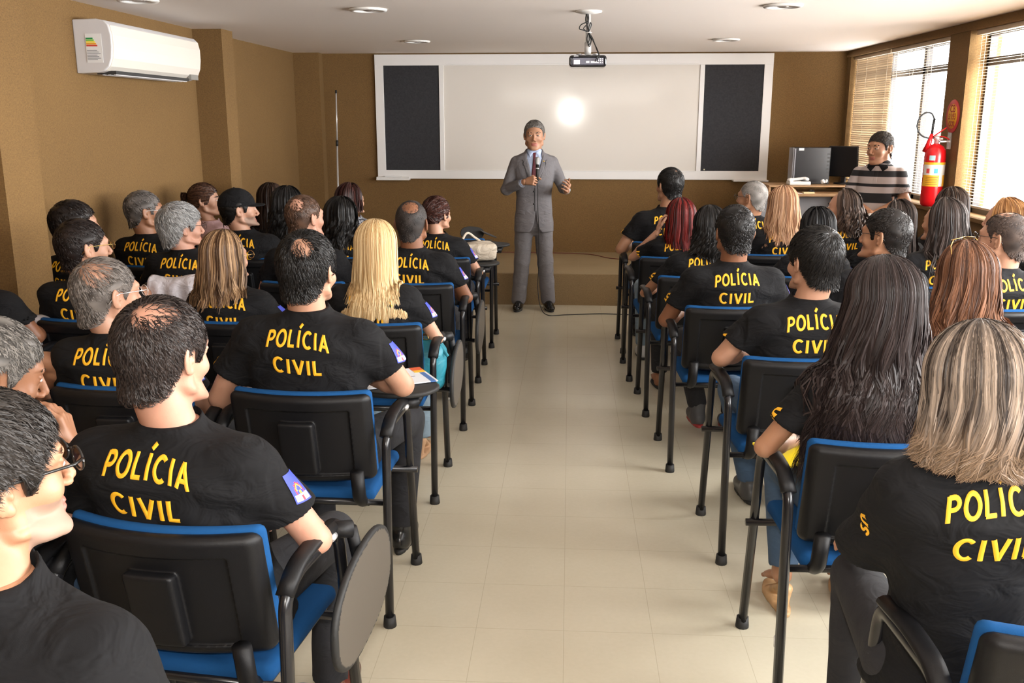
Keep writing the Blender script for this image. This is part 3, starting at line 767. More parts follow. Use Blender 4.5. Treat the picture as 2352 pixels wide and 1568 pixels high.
hm2, nt, b_ = nmat('cropped_hair'); _a = nt.nodes.new('ShaderNodeAttribute'); _a.attribute_name = 'Col'
nt.links.new(_a.outputs['Color'], b_.inputs['Base Color']); b_.inputs['Roughness'].default_value = 0.7
M_hair2 = hm2

# -- head template -------------------------------------------------------------
def head_template(male, h=0.003):
    s = Sdf((-.105, -.135, -.20), (.105, .15, .145), h)
    s.put(ell((0, -.012, .028), (.076, .097, .088)), .0)
    s.put(ell((0, .036, -.012), (.061, .060, .082)), .03)
    s.put(ell((0, .048, -.075), (.043, .040, .038)), .03)
    for x in (-1, 1):
        s.put(cap((x * .060, -.004, -.030), (x * .056, .008, -.066), .014, .013), .022)
        s.put(cap((x * (.056 if male else .05), .008, -.066), (x * .018, .078, -.098), .014, .013), .022)
        s.put(ell((x * .043, .062, -.028), (.022, .020, .018)), .02)
    s.put(ell((0, .084, -.100), (.019, .012, .013)), .014)
    s.put(ell((x * 0, .030, -.088), (.044, .045, .022)), .02)
    s.put(cap((-.035, .084, .026), (.035, .084, .026), .010 if male else .006, None), .014)
    for x in (-1, 1): s.put(ell((x * .031, .103, .006), (.019, .014, .012)), .012, 'sub')
    s.put(cap((0, .090, .015), (0, .113, -.026), .0065, .0095), .008)
    for x in (-1, 1): s.put(ell((x * .011, .103, -.034), (.008, .010, .0065)), .006)
    for x in (-1, 1): s.put(ell((x * .031, .081, .005), (.0145, .0115, .0125)), .002)
    for x in (-1, 1): s.put(cap((x * .019, .094, .012), (x * .044, .087, .012), .0035, .003), .003)
    s.put(ell((0, .0915, -.059), (.023, .008, .0060)), .005)
    s.put(ell((0, .0905, -.070), (.020, .008, .0065)), .005)
    s.put(cap((-.02, .1005, -.0645), (.02, .1005, -.0645), .0018), .002, 'sub')
    # neck
    nr = .058 if male else .047
    s.put(cap((0, -.022, -.04), (0, -.042, -.20), nr * .98, nr * 1.05), .02)
    if male: s.put(ell((0, .008, -.13), (.012, .012, .014)), .012)
    # ears
    for x in (-1, 1):
        s.put(ell((x * .0815, -.014, -.004), (.0065, .018, .031), (0.12, 0, x * 0.42)), .004)
        s.put(ell((x * .0885, -.010, .002), (.0055, .010, .019), (0.12, 0, x * 0.42)), .003, 'sub')
        s.put(ell((x * .079, -.004, -.028), (.007, .008, .009)), .004)
        s.put(ell((x * .082, -.002, -.006), (.005, .005, .006)), .003)
    V, Q = s.mesh()
    if not male: V = V * np.array((.95, .95, .94))
    c = V[Q].mean(1)
    lip = (np.abs(c[:, 0]) < .024) & (c[:, 1] > .088) & (c[:, 2] > -.078) & (c[:, 2] < -.054) & (np.abs(c[:, 0]) < .026)
    stub = (c[:, 1] > .02) & (c[:, 2] < -.04) & (c[:, 2] > -.115)
    return V, Q, lip, stub
HEADS = {(m, l): head_template(m, l) for m in (True, False) for l in (.003, .005)}
LOD = [1.0]          # strand and grid density: rows farther from the seats in front get coarser meshes

# -- hands ----------------------------------------------------------------------
_HC = {}
def hand_template(curl, spread=.12, thumb=.3, h=.003):
    key = (curl, spread, thumb, h)
    if key in _HC: return _HC[key]
    s = Sdf((-.085, -.05, -.10), (.085, .22, .05), h)
    s.put(cap((0, -.03, 0), (0, .012, 0), .024, .024, (1, 1, 1.35)))
    xs = (-.031, -.010, .011, .031); L = (.062, .074, .080, .072); Rr = (.0078, .0085, .009, .0085)
    for i in range(4):
        s.put(cap((xs[i] * .55, .012, 0), (xs[i], .086 - .012 * abs(i - 2) / 2, 0), .0145, .0115), .012)
        a = math.radians(12 + curl * 65); sp = (i - 1.6) * spread
        p = v3(xs[i], .084 - (.010 if i == 0 else .003 * abs(i - 2)), -.001)
        for j, (fr, da) in enumerate(((.45, 1), (.31, 1.15), (.24, .75))):
            d = v3(math.sin(sp) * math.cos(a), math.cos(sp) * math.cos(a), -math.sin(a))
            q = p + d * L[i] * fr * 1.12
            s.put(cap(p, q, Rr[i] * (1 - .08 * j), Rr[i] * (1 - .08 * (j + 1))), .004)
            p = q; a += math.radians(10 + curl * 80) * da
    t0 = v3(.022, .025, -.006); t1 = t0 + v3(.026, .026, -.012 - .01 * thumb); t2 = t1 + v3(.016 - .02 * thumb, .030, -.006 - .018 * thumb); t3 = t2 + v3(.004 - .022 * thumb, .026, -.004 - .014 * thumb)
    s.put(cap(t0, t1, .016, .012), .012); s.put(cap(t1, t2, .0115, .0105), .004); s.put(cap(t2, t3, .0105, .0085), .003)
    _HC[key] = s.mesh(); return _HC[key]
def hand_at(wrist, direc, palm_n, right, curl=.3, spread=.12, thumb=.3, sc=1.0, h=.0035):
    """direc: towards the fingertips; palm_n: direction the palm faces"""
    V, Q = hand_template(curl, spread, thumb, h)
    y = np.array(direc, float); y /= np.linalg.norm(y); z = -np.array(palm_n, float); z -= y * (z @ y); z /= np.linalg.norm(z); x = np.cross(y, z)
    V = V * sc
    if right: V = V * np.array((-1, 1, 1.0)); Q = Q[:, ::-1]
    # mirrored so the thumb leaves the proper side
    return V @ np.stack([x, y, z]) + np.array(wrist, float), Q

# -- hair -------------------------------------------------------------------------
HC = v3(0, -.012, .028); HR = v3(.076, .097, .088)
def strands(name, P, rad, col, parent, m=None, cen=None):
    """P (N,K,3) paths, rad (N,K), col (N,K,3) -> one mesh of fine tapering ribbons that lie flat on the head"""
    N, K, _ = P.shape
    T = np.gradient(P, axis=1); T /= np.linalg.norm(T, axis=2, keepdims=True) + 1e-9
    c = P.reshape(-1, 3).mean(0) if cen is None else np.array(cen)
    O = P - c; O[..., 2] = np.clip(O[..., 2], -.02, None); O /= np.linalg.norm(O, axis=2, keepdims=True) + 1e-9
    A = np.cross(T, O); A /= np.linalg.norm(A, axis=2, keepdims=True) + 1e-6
    B = np.cross(A, T); w = (RS.rand(N, 1, 1) - .5) * 1.5
    A = A * np.cos(w) + B * np.sin(w)
    V = np.stack([P - rad[..., None] * A * 1.5, P + rad[..., None] * A * 1.5], 2).reshape(-1, 3)
    C = np.repeat(col.reshape(-1, 3), 2, 0)
    base = (np.arange(N)[:, None] * K + np.arange(K - 1)[None]) * 2
    Q = np.stack([base, base + 1, base + 3, base + 2], -1).reshape(-1, 4)
    return mk(name, V, Q, m or M_hair, parent, True, None, C)
def hairline(y):
    return np.interp(y, (-.12, -.085, -.06, -.035, -.018, .012, .02, .034, .044, .062, .085, .11), (-.088, -.088, -.076, -.042, .020, .032, -.012, -.012, .030, .048, .066, .09))
def scalp(q):
    """unit directions -> points on the skull, running on down to the nape"""
    e = q * HR; r = np.linalg.norm(e[:, :2], axis=1) + 1e-9; dy = e[:, 1] / r; m = np.clip(-q[:, 2] * 2.2, 0, 1)
    rn = .056 + .022 * np.clip(-dy, 0, 1); r2 = np.where(r < rn, r + (rn - r) * m, r)
    z = np.where(q[:, 2] < 0, q[:, 2] * (.088 + .062 * np.clip(-q[:, 2], 0, 1)), e[:, 2])
    return HC + np.stack([e[:, 0] / r * r2, e[:, 1] / r * r2, z], 1)
def pal(c0, c1, n, u=None):
    u = RS.rand(n) if u is None else u
    return np.array(c0)[None] * (1 - u[:, None]) + np.array(c1)[None] * u[:, None]
def crop_hair(par, M, p, near):
    """short men's hair. p: t thickness, len, c0,c1, bald (list of (dir,size)), curl, n"""
    t = p.get('t', .008); ln = p.get('len', .03); bald = p.get('bald', []); hz = p.get('recede', 0)
    h = .0035 if near else .005
    s = Sdf((-.115, -.14, -.135), (.115, .13, .155), h); s.put(ell(HC, HR + t)); s.put(cap((0, -.028, -.02), (0, -.034, -.13), .060 + t * .55, .054 + t * .3), .03)
    s.cut(lambda X, Y, Z: (hairline(Y) + .004 * np.sin(X * 150 + 1) + .003 * np.sin(X * 310) + np.where(Y > .03, hz, 0) - Z) * .8)
    for d, r in bald:
        d = np.array(d, float); d /= np.linalg.norm(d); s.put(ell(HC + d * (HR + t * .8), (r, r, r * 1.0)), .022, 'sub')
    V, Q = s.mesh()
    if len(V):
        fr = 55.
        nz = np.sin(V[:, 0] * fr + 3 * np.sin(V[:, 2] * 40)) * np.sin(V[:, 1] * fr * .9 + 2) * np.sin(V[:, 2] * fr * .8)
        V = V + (V - HC) / np.linalg.norm(V - HC, axis=1)[:, None] * (nz * t * .35)[:, None]
    C0 = pal(p['c0'], p['c1'], len(V), np.clip(.35 + .5 * np.sin(V[:, 0] * 90) * np.sin(V[:, 2] * 70), 0, 1))
    V = xf(M, V)
    N = int(p.get('n', 1500) * (1.25 if near else .6) * LOD[0]); K = 6
    q = RS.normal(size=(N * 4, 3)); q /= np.linalg.norm(q, axis=1)[:, None]
    P0 = scalp(q); ok = P0[:, 2] > hairline(P0[:, 1]) + np.where(P0[:, 1] > .03, hz, 0) - .004
    for d, r in bald:
        d = np.array(d, float); d /= np.linalg.norm(d); c = HC + d * HR
        dd = np.linalg.norm(P0 - c, axis=1) / r; ok &= RS.rand(len(q)) < np.clip((dd - .6) * 1.6, .35 * p.get('wisp', .1), 1)
    q = q[ok][:N]; N = len(q)
    crown = v3(.1, -.6, .8); crown /= np.linalg.norm(crown)
    P = np.zeros((N, K, 3)); cur = q.copy(); ph = RS.rand(N) * 6.28; cr = p.get('curl', 0)
    L = ln * (.6 + .8 * RS.rand(N)); Lr = np.where(P0[ok][:N][:, 2] < -.0, .5, 1.0)
    L *= Lr
    for k in range(K):
        u = k / (K - 1); lift = t * (.4 + p.get('fluff', .6) * math.sin(u * 2.6) + .25 * RS.rand(N))
        nn = cur / HR; nn /= np.linalg.norm(nn, axis=1)[:, None]
        P[:, k] = scalp(cur) + nn * lift[:, None]
        tan = cur - crown * (cur @ crown)[:, None]; tan += v3(0, p.get('fwd', .25), -.25) ; tan -= cur * (tan * cur).sum(1)[:, None]
        tan /= np.linalg.norm(tan, axis=1)[:, None] + 1e-6
        side = np.cross(cur, tan); w = p.get('mess', .25) * np.sin(ph + u * 2) + cr * np.sin(ph + u * 9)
        tan = tan + side * w[:, None]; tan /= np.linalg.norm(tan, axis=1)[:, None]
        cur = cur + tan * (L / .09 / (K - 1))[:, None]; cur /= np.linalg.norm(cur, axis=1)[:, None]
    low = P[:, :, 2] < hairline(P[:, :, 1]) - .002 - .016 * RS.rand(N, 1) ** 2
    for d, r in bald:
        d = np.array(d, float); d /= np.linalg.norm(d); low |= (np.linalg.norm(P - (HC + d * HR), axis=2) < r * (.3 + .6 * RS.rand(N, 1))) & (RS.rand(N, 1) > .6 * p.get('wisp', .1))
    low = np.maximum.accumulate(low, 1)
    P = xf(M, P.reshape(-1, 3)).reshape(N, K, 3)
    taper = np.array([.9, 1, 1, .85, .6, .15]); rr = p.get('r', .00062) * (1.06 if near else 1.9) * LOD[0] ** -.6
    rad = rr * taper[None] * (.7 + .6 * RS.rand(N, 1)) * ~low; col = np.repeat(pal(p['c0'], p['c1'], N)[:, None], K, 1)
    o = strands('hair', P, rad, col, par, M_hair2 if p.get('matte') else M_hair, xf(M, HC[None])[0])
    if len(V): join_mesh(o, V, Q, C0)
    return o
def join_mesh(o, V2, Q2, C2):
    me = o.data; n = len(me.vertices); V = np.zeros(n * 3, np.float32); me.vertices.foreach_get('co', V)
    L = np.zeros(len(me.loops), np.int32); me.loops.foreach_get('vertex_index', L)
    C = np.zeros(n * 4, np.float32); me.color_attributes['Col'].data.foreach_get('color', C)
    par = o.parent; nm = o.name; mats = list(me.materials)
    o2 = mk(nm, np.concatenate([V.reshape(-1, 3), V2]), np.concatenate([L.reshape(-1, 4), Q2 + n]), mats, None, True, None, np.concatenate([C.reshape(-1, 4)[:, :3], C2]))
    me2 = o2.data; bpy.data.objects.remove(o2); o.data = me2; bpy.data.meshes.remove(me)
def long_hair(par, M, p, near, bvh):
    """hair falling down the back. L length below the widest point, phi half-range, spread, wave, curl"""
    N = int(p.get('n', 1500) * (.75 if near else .5) * LOD[0]); K = 19 if LOD[0] == 1 else 15; k1 = 7
    phimax = math.radians(p.get('phi', 118)); NF = max(60, N // 6); NT = N + NF
    fill = np.arange(NT) >= N
    phi = (RS.rand(NT) * 2 - 1) * phimax; phi[fill] = np.linspace(-phimax, phimax, NF)
    th0 = np.where(fill, .04, RS.rand(NT) ** .8 * 1.25); th1 = 1.62
    off = np.where(fill, .001, p.get('t', .012) * (.35 + .9 * RS.rand(NT)))
    part = v3(p.get('part', 0) * .3, .10, 1); part /= np.linalg.norm(part)
    ph = RS.rand(NT) * 6.28; lock = np.sin(phi * 9 + 1.3) * .5 + np.sin(phi * 23 + 4) * .5
    Ls = p.get('L', .25) * (1 - .28 * np.abs(RS.rand(NT)) ** 2) * (1 - .10 * (np.abs(phi) / phimax) ** 2 * 1) * (1 + .05 * lock)
    P = np.zeros((NT, K, 3)); R3 = np.array(M.to_3x3()); sp = p.get('spread', .25); wave = p.get('wave', .004); curl = p.get('curl', 0)
    ax = np.cross(v3(0, 0, 1), part); an = math.acos(part[2]); Rp = np.array(Matrix.Rotation(an, 3, Vector(ax))) if an > 1e-3 else np.eye(3)
    for k in range(k1):
        th = th0 + (th1 - th0) * (k / (k1 - 1)) ** 1.0; ph2 = phi * (1 + 0 * k)
        d = np.stack([np.sin(th) * np.sin(ph2), -np.sin(th) * np.cos(ph2), np.cos(th)], 1)
        w = (1 - k / (k1 - 1)); d = (d @ Rp.T) * w + d * (1 - w); d /= np.linalg.norm(d, axis=1)[:, None]
        P[:, k] = HC + d * (HR + off[:, None] + .004)
    P[:, :k1] = xf(M, P[:, :k1].reshape(-1, 3)).reshape(NT, k1, 3)
    hc = xf(M, HC[None])[0]
    e = P[:, k1 - 1]; out = (e - hc) * v3(1, 1, 0); out /= np.linalg.norm(out, axis=1)[:, None] + 1e-6
    for k in range(k1, K):
        u = (k - k1 + 1) / (K - k1); s_ = u * Ls
        x = e[:, 0] + (e[:, 0] - hc[0]) * sp * u + p.get('shift', 0) * u
        y = e[:, 1] + out[:, 1] * .01 * u; y = y + np.where(out[:, 1] > -.3, (-.045 * u), -.0)
        z = e[:, 2] - s_
        if curl:
            f = p.get('freq', 26); y = y + curl * np.cos(ph + s_ * f * 2.4) * min(1, u * 3); x = x + curl * np.sin(ph + s_ * f * 2.4) * min(1, u * 3)
        x = x + wave * np.sin(ph * .35 + lock * 2 + s_ * 28) * u * 2; y = y + wave * np.cos(ph * .5 + s_ * 24) * u
        if p.get('flick'): 
            fl_ = np.clip(u - .8, 0, 1) * 5; x = x + np.sign(x - hc[0]) * .02 * fl_ * RS.rand(NT); z = z + .012 * fl_
        P[:, k] = np.stack([x, y, z], 1)
    # rest on the shirt instead of passing through it
    if bvh is not None:
        step = 1
        for k in range(k1 + 1, K):
            for i in range(NT):
                q = P[i, k]
                if q[2] > hc[2] - .07: continue
                loc, nor, ix, dist = bvh.find_nearest(Vector(q))
                if loc is None: continue
                dd = (Vector(q) - loc).dot(nor); need = .003 + off[i] * .5
                if dd < need and dist < .14:
                    P[i, k] = np.array(loc + nor * need)
    u = np.linspace(0, 1, K)[None]
    rr = p.get('r', .0012) * (1.16 if near else 1.9) * LOD[0] ** -.5
    rad = np.where(fill[:, None], max(rr, .0013) * 4.2, rr) * np.clip(1.15 - u ** 5, .12, 1) * (.7 + .6 * RS.rand(NT, 1))
    rad[:, 0] *= .5
    mixv = np.clip(.5 + .5 * (np.sin(phi * p.get('sf', 19) + 1) * .6 + np.sin(phi * 47) * .4) + (RS.rand(NT) - .5) * p.get('rv', .7), 0, 1) ** p.get('gam', 1)
    base = pal(p['c0'], p['c1'], NT, mixv); root = np.array(p.get('root', p['c0']))
    tt = np.concatenate([th0[:, None] + (th1 - th0[:, None]) * np.linspace(0, 1, k1)[None], np.full((NT, K - k1), 2.5)], 1)
    rw = np.clip(1 - tt / p.get('rootlen', .5), 0, 1)[..., None] * (1 if 'root' in p else 0)
    tip = np.array(p.get('tip', p['c1'])); tw = (np.clip(u - .6, 0, 1) * 2.5)[..., None] * (1 if 'tip' in p else 0)
    col = base[:, None] * (1 - rw) + root * rw; col = col * (1 - tw) + tip * tw * (.6 + .8 * RS.rand(NT, 1, 1))
    return strands('hair', P, rad, np.clip(col, 0, 1), par, None, hc)
def tied_hair(par, M, p, near):
    """hair drawn back to a tie: ponytail or bun"""
    N = int(p.get('n', 1200) * (1 if near else .6)); K = 10
    tie = v3(*p.get('tie', (0, -.95, .05))); tie /= np.linalg.norm(tie)
    q = RS.normal(size=(N * 4, 3)); q /= np.linalg.norm(q, axis=1)[:, None]
    P0 = HC + q * HR; ok = P0[:, 2] > hairline(P0[:, 1]) - .004; q = q[ok][:N]; N = len(q)
    om = np.arccos(np.clip(q @ tie, -.999, .999)); P = np.zeros((N, K, 3)); t = p.get('t', .008)
    for k in range(K):
        u = k / (K - 1) * np.minimum(1, .75 / om + .1)
        d = (np.sin((1 - u) * om) / np.sin(om))[:, None] * q + (np.sin(u * om) / np.sin(om))[:, None] * tie
        d /= np.linalg.norm(d, axis=1)[:, None]; P[:, k] = HC + d * (HR + t * (.5 + .7 * RS.rand(N, 1)))
    rad = np.full((N, K), .0016 if near else .0026); col = np.repeat(pal(p['c0'], p['c1'], N)[:, None], K, 1)
    tp = HC + tie * (HR + t)
    if p.get('bun'):
        n2 = 260; Pb = np.zeros((n2, K, 3)); a0 = RS.rand(n2) * 6.28; rr = .014 + .014 * RS.rand(n2)
        for k in range(K):
            a = a0 + k * .35; b2 = RS.rand(n2) * .3 + k * .25 + a0 * 3
            Pb[:, k] = tp + v3(0, -.022, 0) + np.stack([np.cos(a) * rr * 1.1, np.sin(b2) * .016, np.sin(a) * rr * 1.2], 1)
    else:
        n2 = 300; Pb = np.zeros((n2, K, 3)); a0 = RS.rand(n2) * 6.28; rr = .006 + .020 * RS.rand(n2); Lp = p.get('L', .16) * (.75 + .3 * RS.rand(n2))
        for k in range(K):
            u = k / (K - 1)
            Pb[:, k] = tp + np.stack([np.cos(a0) * rr * (.4 + math.sin(u * 3) * 1.2), -.018 - .055 * math.sin(u * 1.6) + np.sin(a0) * rr, -u * Lp], 1)
    P = np.concatenate([P, Pb]); rad = np.concatenate([rad, np.full((n2, K), .003)]); col = np.concatenate([col, np.repeat(pal(p['c0'], p['c1'], n2)[:, None], K, 1)])
    P = xf(M, P.reshape(-1, 3)).reshape(-1, K, 3)
    o = strands('hair', P, rad, col, par, None, xf(M, HC[None])[0])
    s = Sdf((-.115, -.14, -.12), (.115, .13, .155), .005); s.put(ell(HC, HR + t * .6)); s.cut(lambda X, Y, Z: (hairline(Y) - Z) * .8 + 0 * X)
    V, Q = s.mesh(); join_mesh(o, xf(M, V), Q, pal(p['c0'], p['c1'], len(V), np.full(len(V), .2)))
    return o

# -- lettering ---------------------------------------------------------------------
def arc(cx, cy, rx, ry, a0, a1, n=14):
    return [(cx + rx * math.cos(R(a0 + (a1 - a0) * i / n)), cy + ry * math.sin(R(a0 + (a1 - a0) * i / n))) for i in range(n + 1)]
GL = {'P': (.52, [[(.06, 0), (.06, 1)], [(.06, .94), (.26, .94)] + arc(.26, .705, .22, .235, 90, -90, 10) + [(.26, .47), (.06, .47)]]),
      'O': (.72, [arc(.36, .5, .30, .46, 0, 360, 26)]),
      'L': (.50, [[(.06, 1), (.06, .06), (.06, .06)], [(.0, .06), (.46, .06)]]),
      'I': (.20, [[(.08, 0), (.08, 1)]]),
      'Í': (.22, [[(.08, 0), (.08, 1)], [(.06, 1.15), (.25, 1.40)]]),
      'C': (.66, [arc(.36, .5, .30, .46, 48, 312, 20)]),
      'A': (.64, [[(.04, 0), (.32, 1)], [(.60, 0), (.32, 1)], [(.15, .32), (.49, .32)]]),
      'V': (.64, [[(.04, 1), (.32, 0)], [(.60, 1), (.32, 0)]]),
      'U': (.60, [[(.06, 1), (.06, .32)] + arc(.30, .30, .24, .26, 180, 360, 10) + [(.54, .32), (.54, 1)]]),
      'S': (.52, [arc(.26, .72, .20, .22, 40, 270, 10) + arc(.26, .27, .21, .23, 90, -140, 10)])}
def ribbon(pts, w):
    P = [np.array(pts[0], float)]
    for q in pts[1:]:
        q = np.array(q, float); d = np.linalg.norm(q - P[-1])
        if d < 1e-5: continue
        m = max(1, int(d / .12)); a = P[-1]
        for i in range(1, m + 1): P.append(a + (q - a) * i / m)
    P = np.array(P); closed = np.linalg.norm(P[0] - P[-1]) < .02
    T = np.gradient(P, axis=0); 
    if closed: T[0] = T[-1] = P[1] - P[-2]
    T /= np.linalg.norm(T, axis=1)[:, None]; Nn = np.stack([-T[:, 1], T[:, 0]], 1)
    V = []; F = []
    for i in range(len(P)):
        for c in (-1, -.4, .4, 1): V.append((*(P[i] + Nn[i] * w * c), .35 if abs(c) == 1 else 1.0))
    for i in range(len(P) - 1):
        for j in range(3): F.append((i * 4 + j, i * 4 + j + 1, i * 4 + 4 + j + 1, i * 4 + 4 + j))
    return V, F
def word(txt, gap=.17, wt=.095):
    x = 0; V = []; F = []
    for ch in txt:
        adv, st = GL[ch]
        for s_ in st:
            v, f = ribbon(s_, wt); n = len(V); V += [(a + x, b, c) for a, b, c in v]; F += [tuple(i + n for i in q) for q in f]
        x += adv + gap
    return np.array(V), F, x - gap
def project(V, F, origin_fn, dirv, bvh, th):
    out = []; dv = Vector(dirv)
    bad = set()
    for i, (a, b, c) in enumerate(V):
        o = origin_fn(a, b); loc, nor, ix, d = bvh.ray_cast(Vector(o), dv)
        if loc is None: out.append((0, 0, 0)); bad.add(i); continue
        if nor.dot(dv) > 0: nor = -nor
        if nor.dot(dv) > -.12: bad.add(i)
        out.append(tuple(loc + nor * (th * c)))
    return np.array(out), [f for f in F if not any(i in bad for i in f)]
W1 = word('POLÍCIA'); W2 = word('CIVIL')
def back_letters(par, bvh, cx, z1, wid=.205, tilt=0.0, dz=.076):
    """POLÍCIA arched over CIVIL, embroidered on the upper back"""
    V = []; F = []
    for (w, ww, zc, arch) in ((W1, wid, z1, .010), (W2, wid * .80, z1 - dz, -.004)):
        Vw, Fw, tot = w; hgt = .050 * wid / .205; sx = ww / tot
        P = Vw.copy(); u = (P[:, 0] / tot - .5)
        hx = u * ww; hz = (P[:, 1] - .5) * hgt + arch * (1 - (2 * u) ** 2) - u * 0
        # letters near the ends fan out slightly
        hx = hx - u * (P[:, 1] - .5) * (.012 if arch > 0 else 0)
        q = np.stack([hx, hz + zc + hx * math.sin(tilt), P[:, 2]], 1)
        P2, F2 = project([tuple(t) for t in q], Fw, lambda a, b: (cx + a, -1.0, b), (0, 1, 0), bvh, .0022)
        if F2: mk('back_lettering', P2, F2, M_yellow, par)
M_pb, M_pw, M_pr, M_py = mat('patch_blue', (.03, .05, .42), .6), mat('patch_white', (.75, .75, .78), .6), mat('patch_red', (.6, .02, .05), .6), mat('patch_yellow', (.8, .5, .03), .6)
def patch(par, bvh, c, z, side=1):
    """small state-flag patch: blue over white with a rainbow and a sun"""
    n, m = 14, 18; w, h_ = .046, .066; V = []; F = []; mi = []
    for j in range(m + 1):
        for i in range(n + 1): V.append(((i / n - .5) * w, (j / m - .5) * h_, 1.0))
    for j in range(m):
        for i in range(n):
            F.append((j * (n + 1) + i, j * (n + 1) + i + 1, (j + 1) * (n + 1) + i + 1, (j + 1) * (n + 1) + i))
            x, y = (i + .5) / n - .5, (j + .5) / m - .30
            r = math.hypot(x * 1.2, y); k = 0 if y > 0 else 1
            if y > -.02 and .30 < r < .36: k = 2
            elif y > -.02 and .24 < r < .30: k = 3
            elif y > .0 and r < .10: k = 3
            elif -.22 < y < -.05 and abs(x) < .05: k = 2
            if i in (0, n - 1) or j in (0, m - 1): k = 0
            mi.append(k)
    P, F2 = project(V, F, lambda a, b: (side * 1.0, c[1] + a * side, z + b), (-side, 0, 0), bvh, .0022)
    if len(F2) < len(F): keep = set(F2); mi = [k for f, k in zip(F, mi) if f in keep]
    if F2: mk('sleeve_patch', P, F2, [M_pb, M_pw, M_pr, M_py], par, midx=mi)
def sleeve_letters(par, bvh, c, z):
    Vw, Fw, tot = word('US', .2, .12); V = []
    for x, y, t in Vw:
        u = x / tot - .5; a = u * 1.0   # letters run down an arc
        r = .050 + (y - .5) * .024
        V.append((-.055 + r * math.cos(-.3 - a * .9) , r * math.sin(-.3 - a * .9), t))
    P, F2 = project(V, Fw, lambda a, b: (-1.0, c[1] - a - .01, z + b), (1, 0, 0), bvh, .002)
    if F2: mk('sleeve_lettering', P, F2, M_yellow, par)

# -- glasses -------------------------------------------------------------------------
def glasses(par, M, frame, lens=None, up=False, r=.0012):
    b = MB(); dz = .006; yy = .113
    for x in (-.032, .032):
        pts = [(x + .024 * math.cos(a), yy - .25 * abs(x + .024 * math.cos(a)) ** 1.0 * .5 + .006, dz + .017 * math.sin(a)) for a in np.linspace(0, 2 * math.pi, 22)]
        b.tube(pts, r, 6, ends=False)
    b.tube([(-.010, .118, dz + .004), (0, .1195, dz + .007), (.010, .118, dz + .004)], r, 6)
    for x in (-1, 1):
        b.tube([(x * .056, .112, dz + .006), (x * .078, .09, dz + .008), (x * .083, .0, .012), (x * .083, -.02, .004), (x * .079, -.038, -.018)], r * 1.1, 6)
    if up: M = M @ Matrix.Translation((0, -.015, .026)) @ Matrix.Rotation(R(72), 4, 'X')
    for i in range(len(b.V)): b.V[i] = xf(M, b.V[i])
    g = b.build('glasses', frame, par, True)
    if lens:
        b = MB()
        for x in (-.032, .032):
            V = [(x + .023 * math.cos(a), yy - .125 * abs(x + .023 * math.cos(a)) + .006, dz + .016 * math.sin(a)) for a in np.linspace(0, 2 * math.pi, 22, endpoint=False)]
            b.add(xf(M, V), [tuple(range(22))])
        b.build('lens', lens, g)
    return g
M_gold = mat('gold_frame', (.65, .42, .15), .25, metal=1); M_dlens = mat('dark_lens', (.035, .012, .008), .05); M_fblack = mat('black_frame', (.01, .01, .01), .2)

def limb(G, pts, rads, k=.012):
    for i in range(len(pts) - 1): G.put(cap(pts[i], pts[i + 1], rads[i], rads[i + 1]), k)
def eyes_brows(root, M, c, sk=None, male=True):
    f = 1 if male else .95
    for x in (-1, 1):
        b = MB(); b.lathe([(0, .0112), (.0062, .0097), (.0088, .0068), (.0105, .003), (.0111, 0), (.009, -.006), (0, -.009)], 16); V = b.V[0]
        T = Matrix.Translation((x * .031 * f, .0835 * f, .005)) @ Matrix.Rotation(R(-90), 4, 'X') @ Matrix.Diagonal((1.12, .60, 1.05, 1))
        mi = [1 if i < 16 else 0 for i in range(len(b.F))]
        e = mk('eye', xf(M @ T, V), b.F, [M_eyew, M_iris], root, midx=mi)
    P = np.zeros((60, 4, 3))
    for i in range(60):
        x = (1 if i % 2 else -1); u = RS.rand(); x0 = x * (.014 + .034 * u); y0 = .1005 - .014 * u - (.003 if not male else 0); z0 = .024 + .006 * math.sin(u * 2.8) + RS.normal() * .0012
        for k in range(4): P[i, k] = (x0 + x * .0022 * k, y0 - .0010 * k, z0 + .0004 * k)
    P = xf(M, P.reshape(-1, 3)).reshape(60, 4, 3); strands('eyebrows', P, np.full((60, 4), .0013), np.broadcast_to(np.array(c), (60, 4, 3)), root, M_hair2)

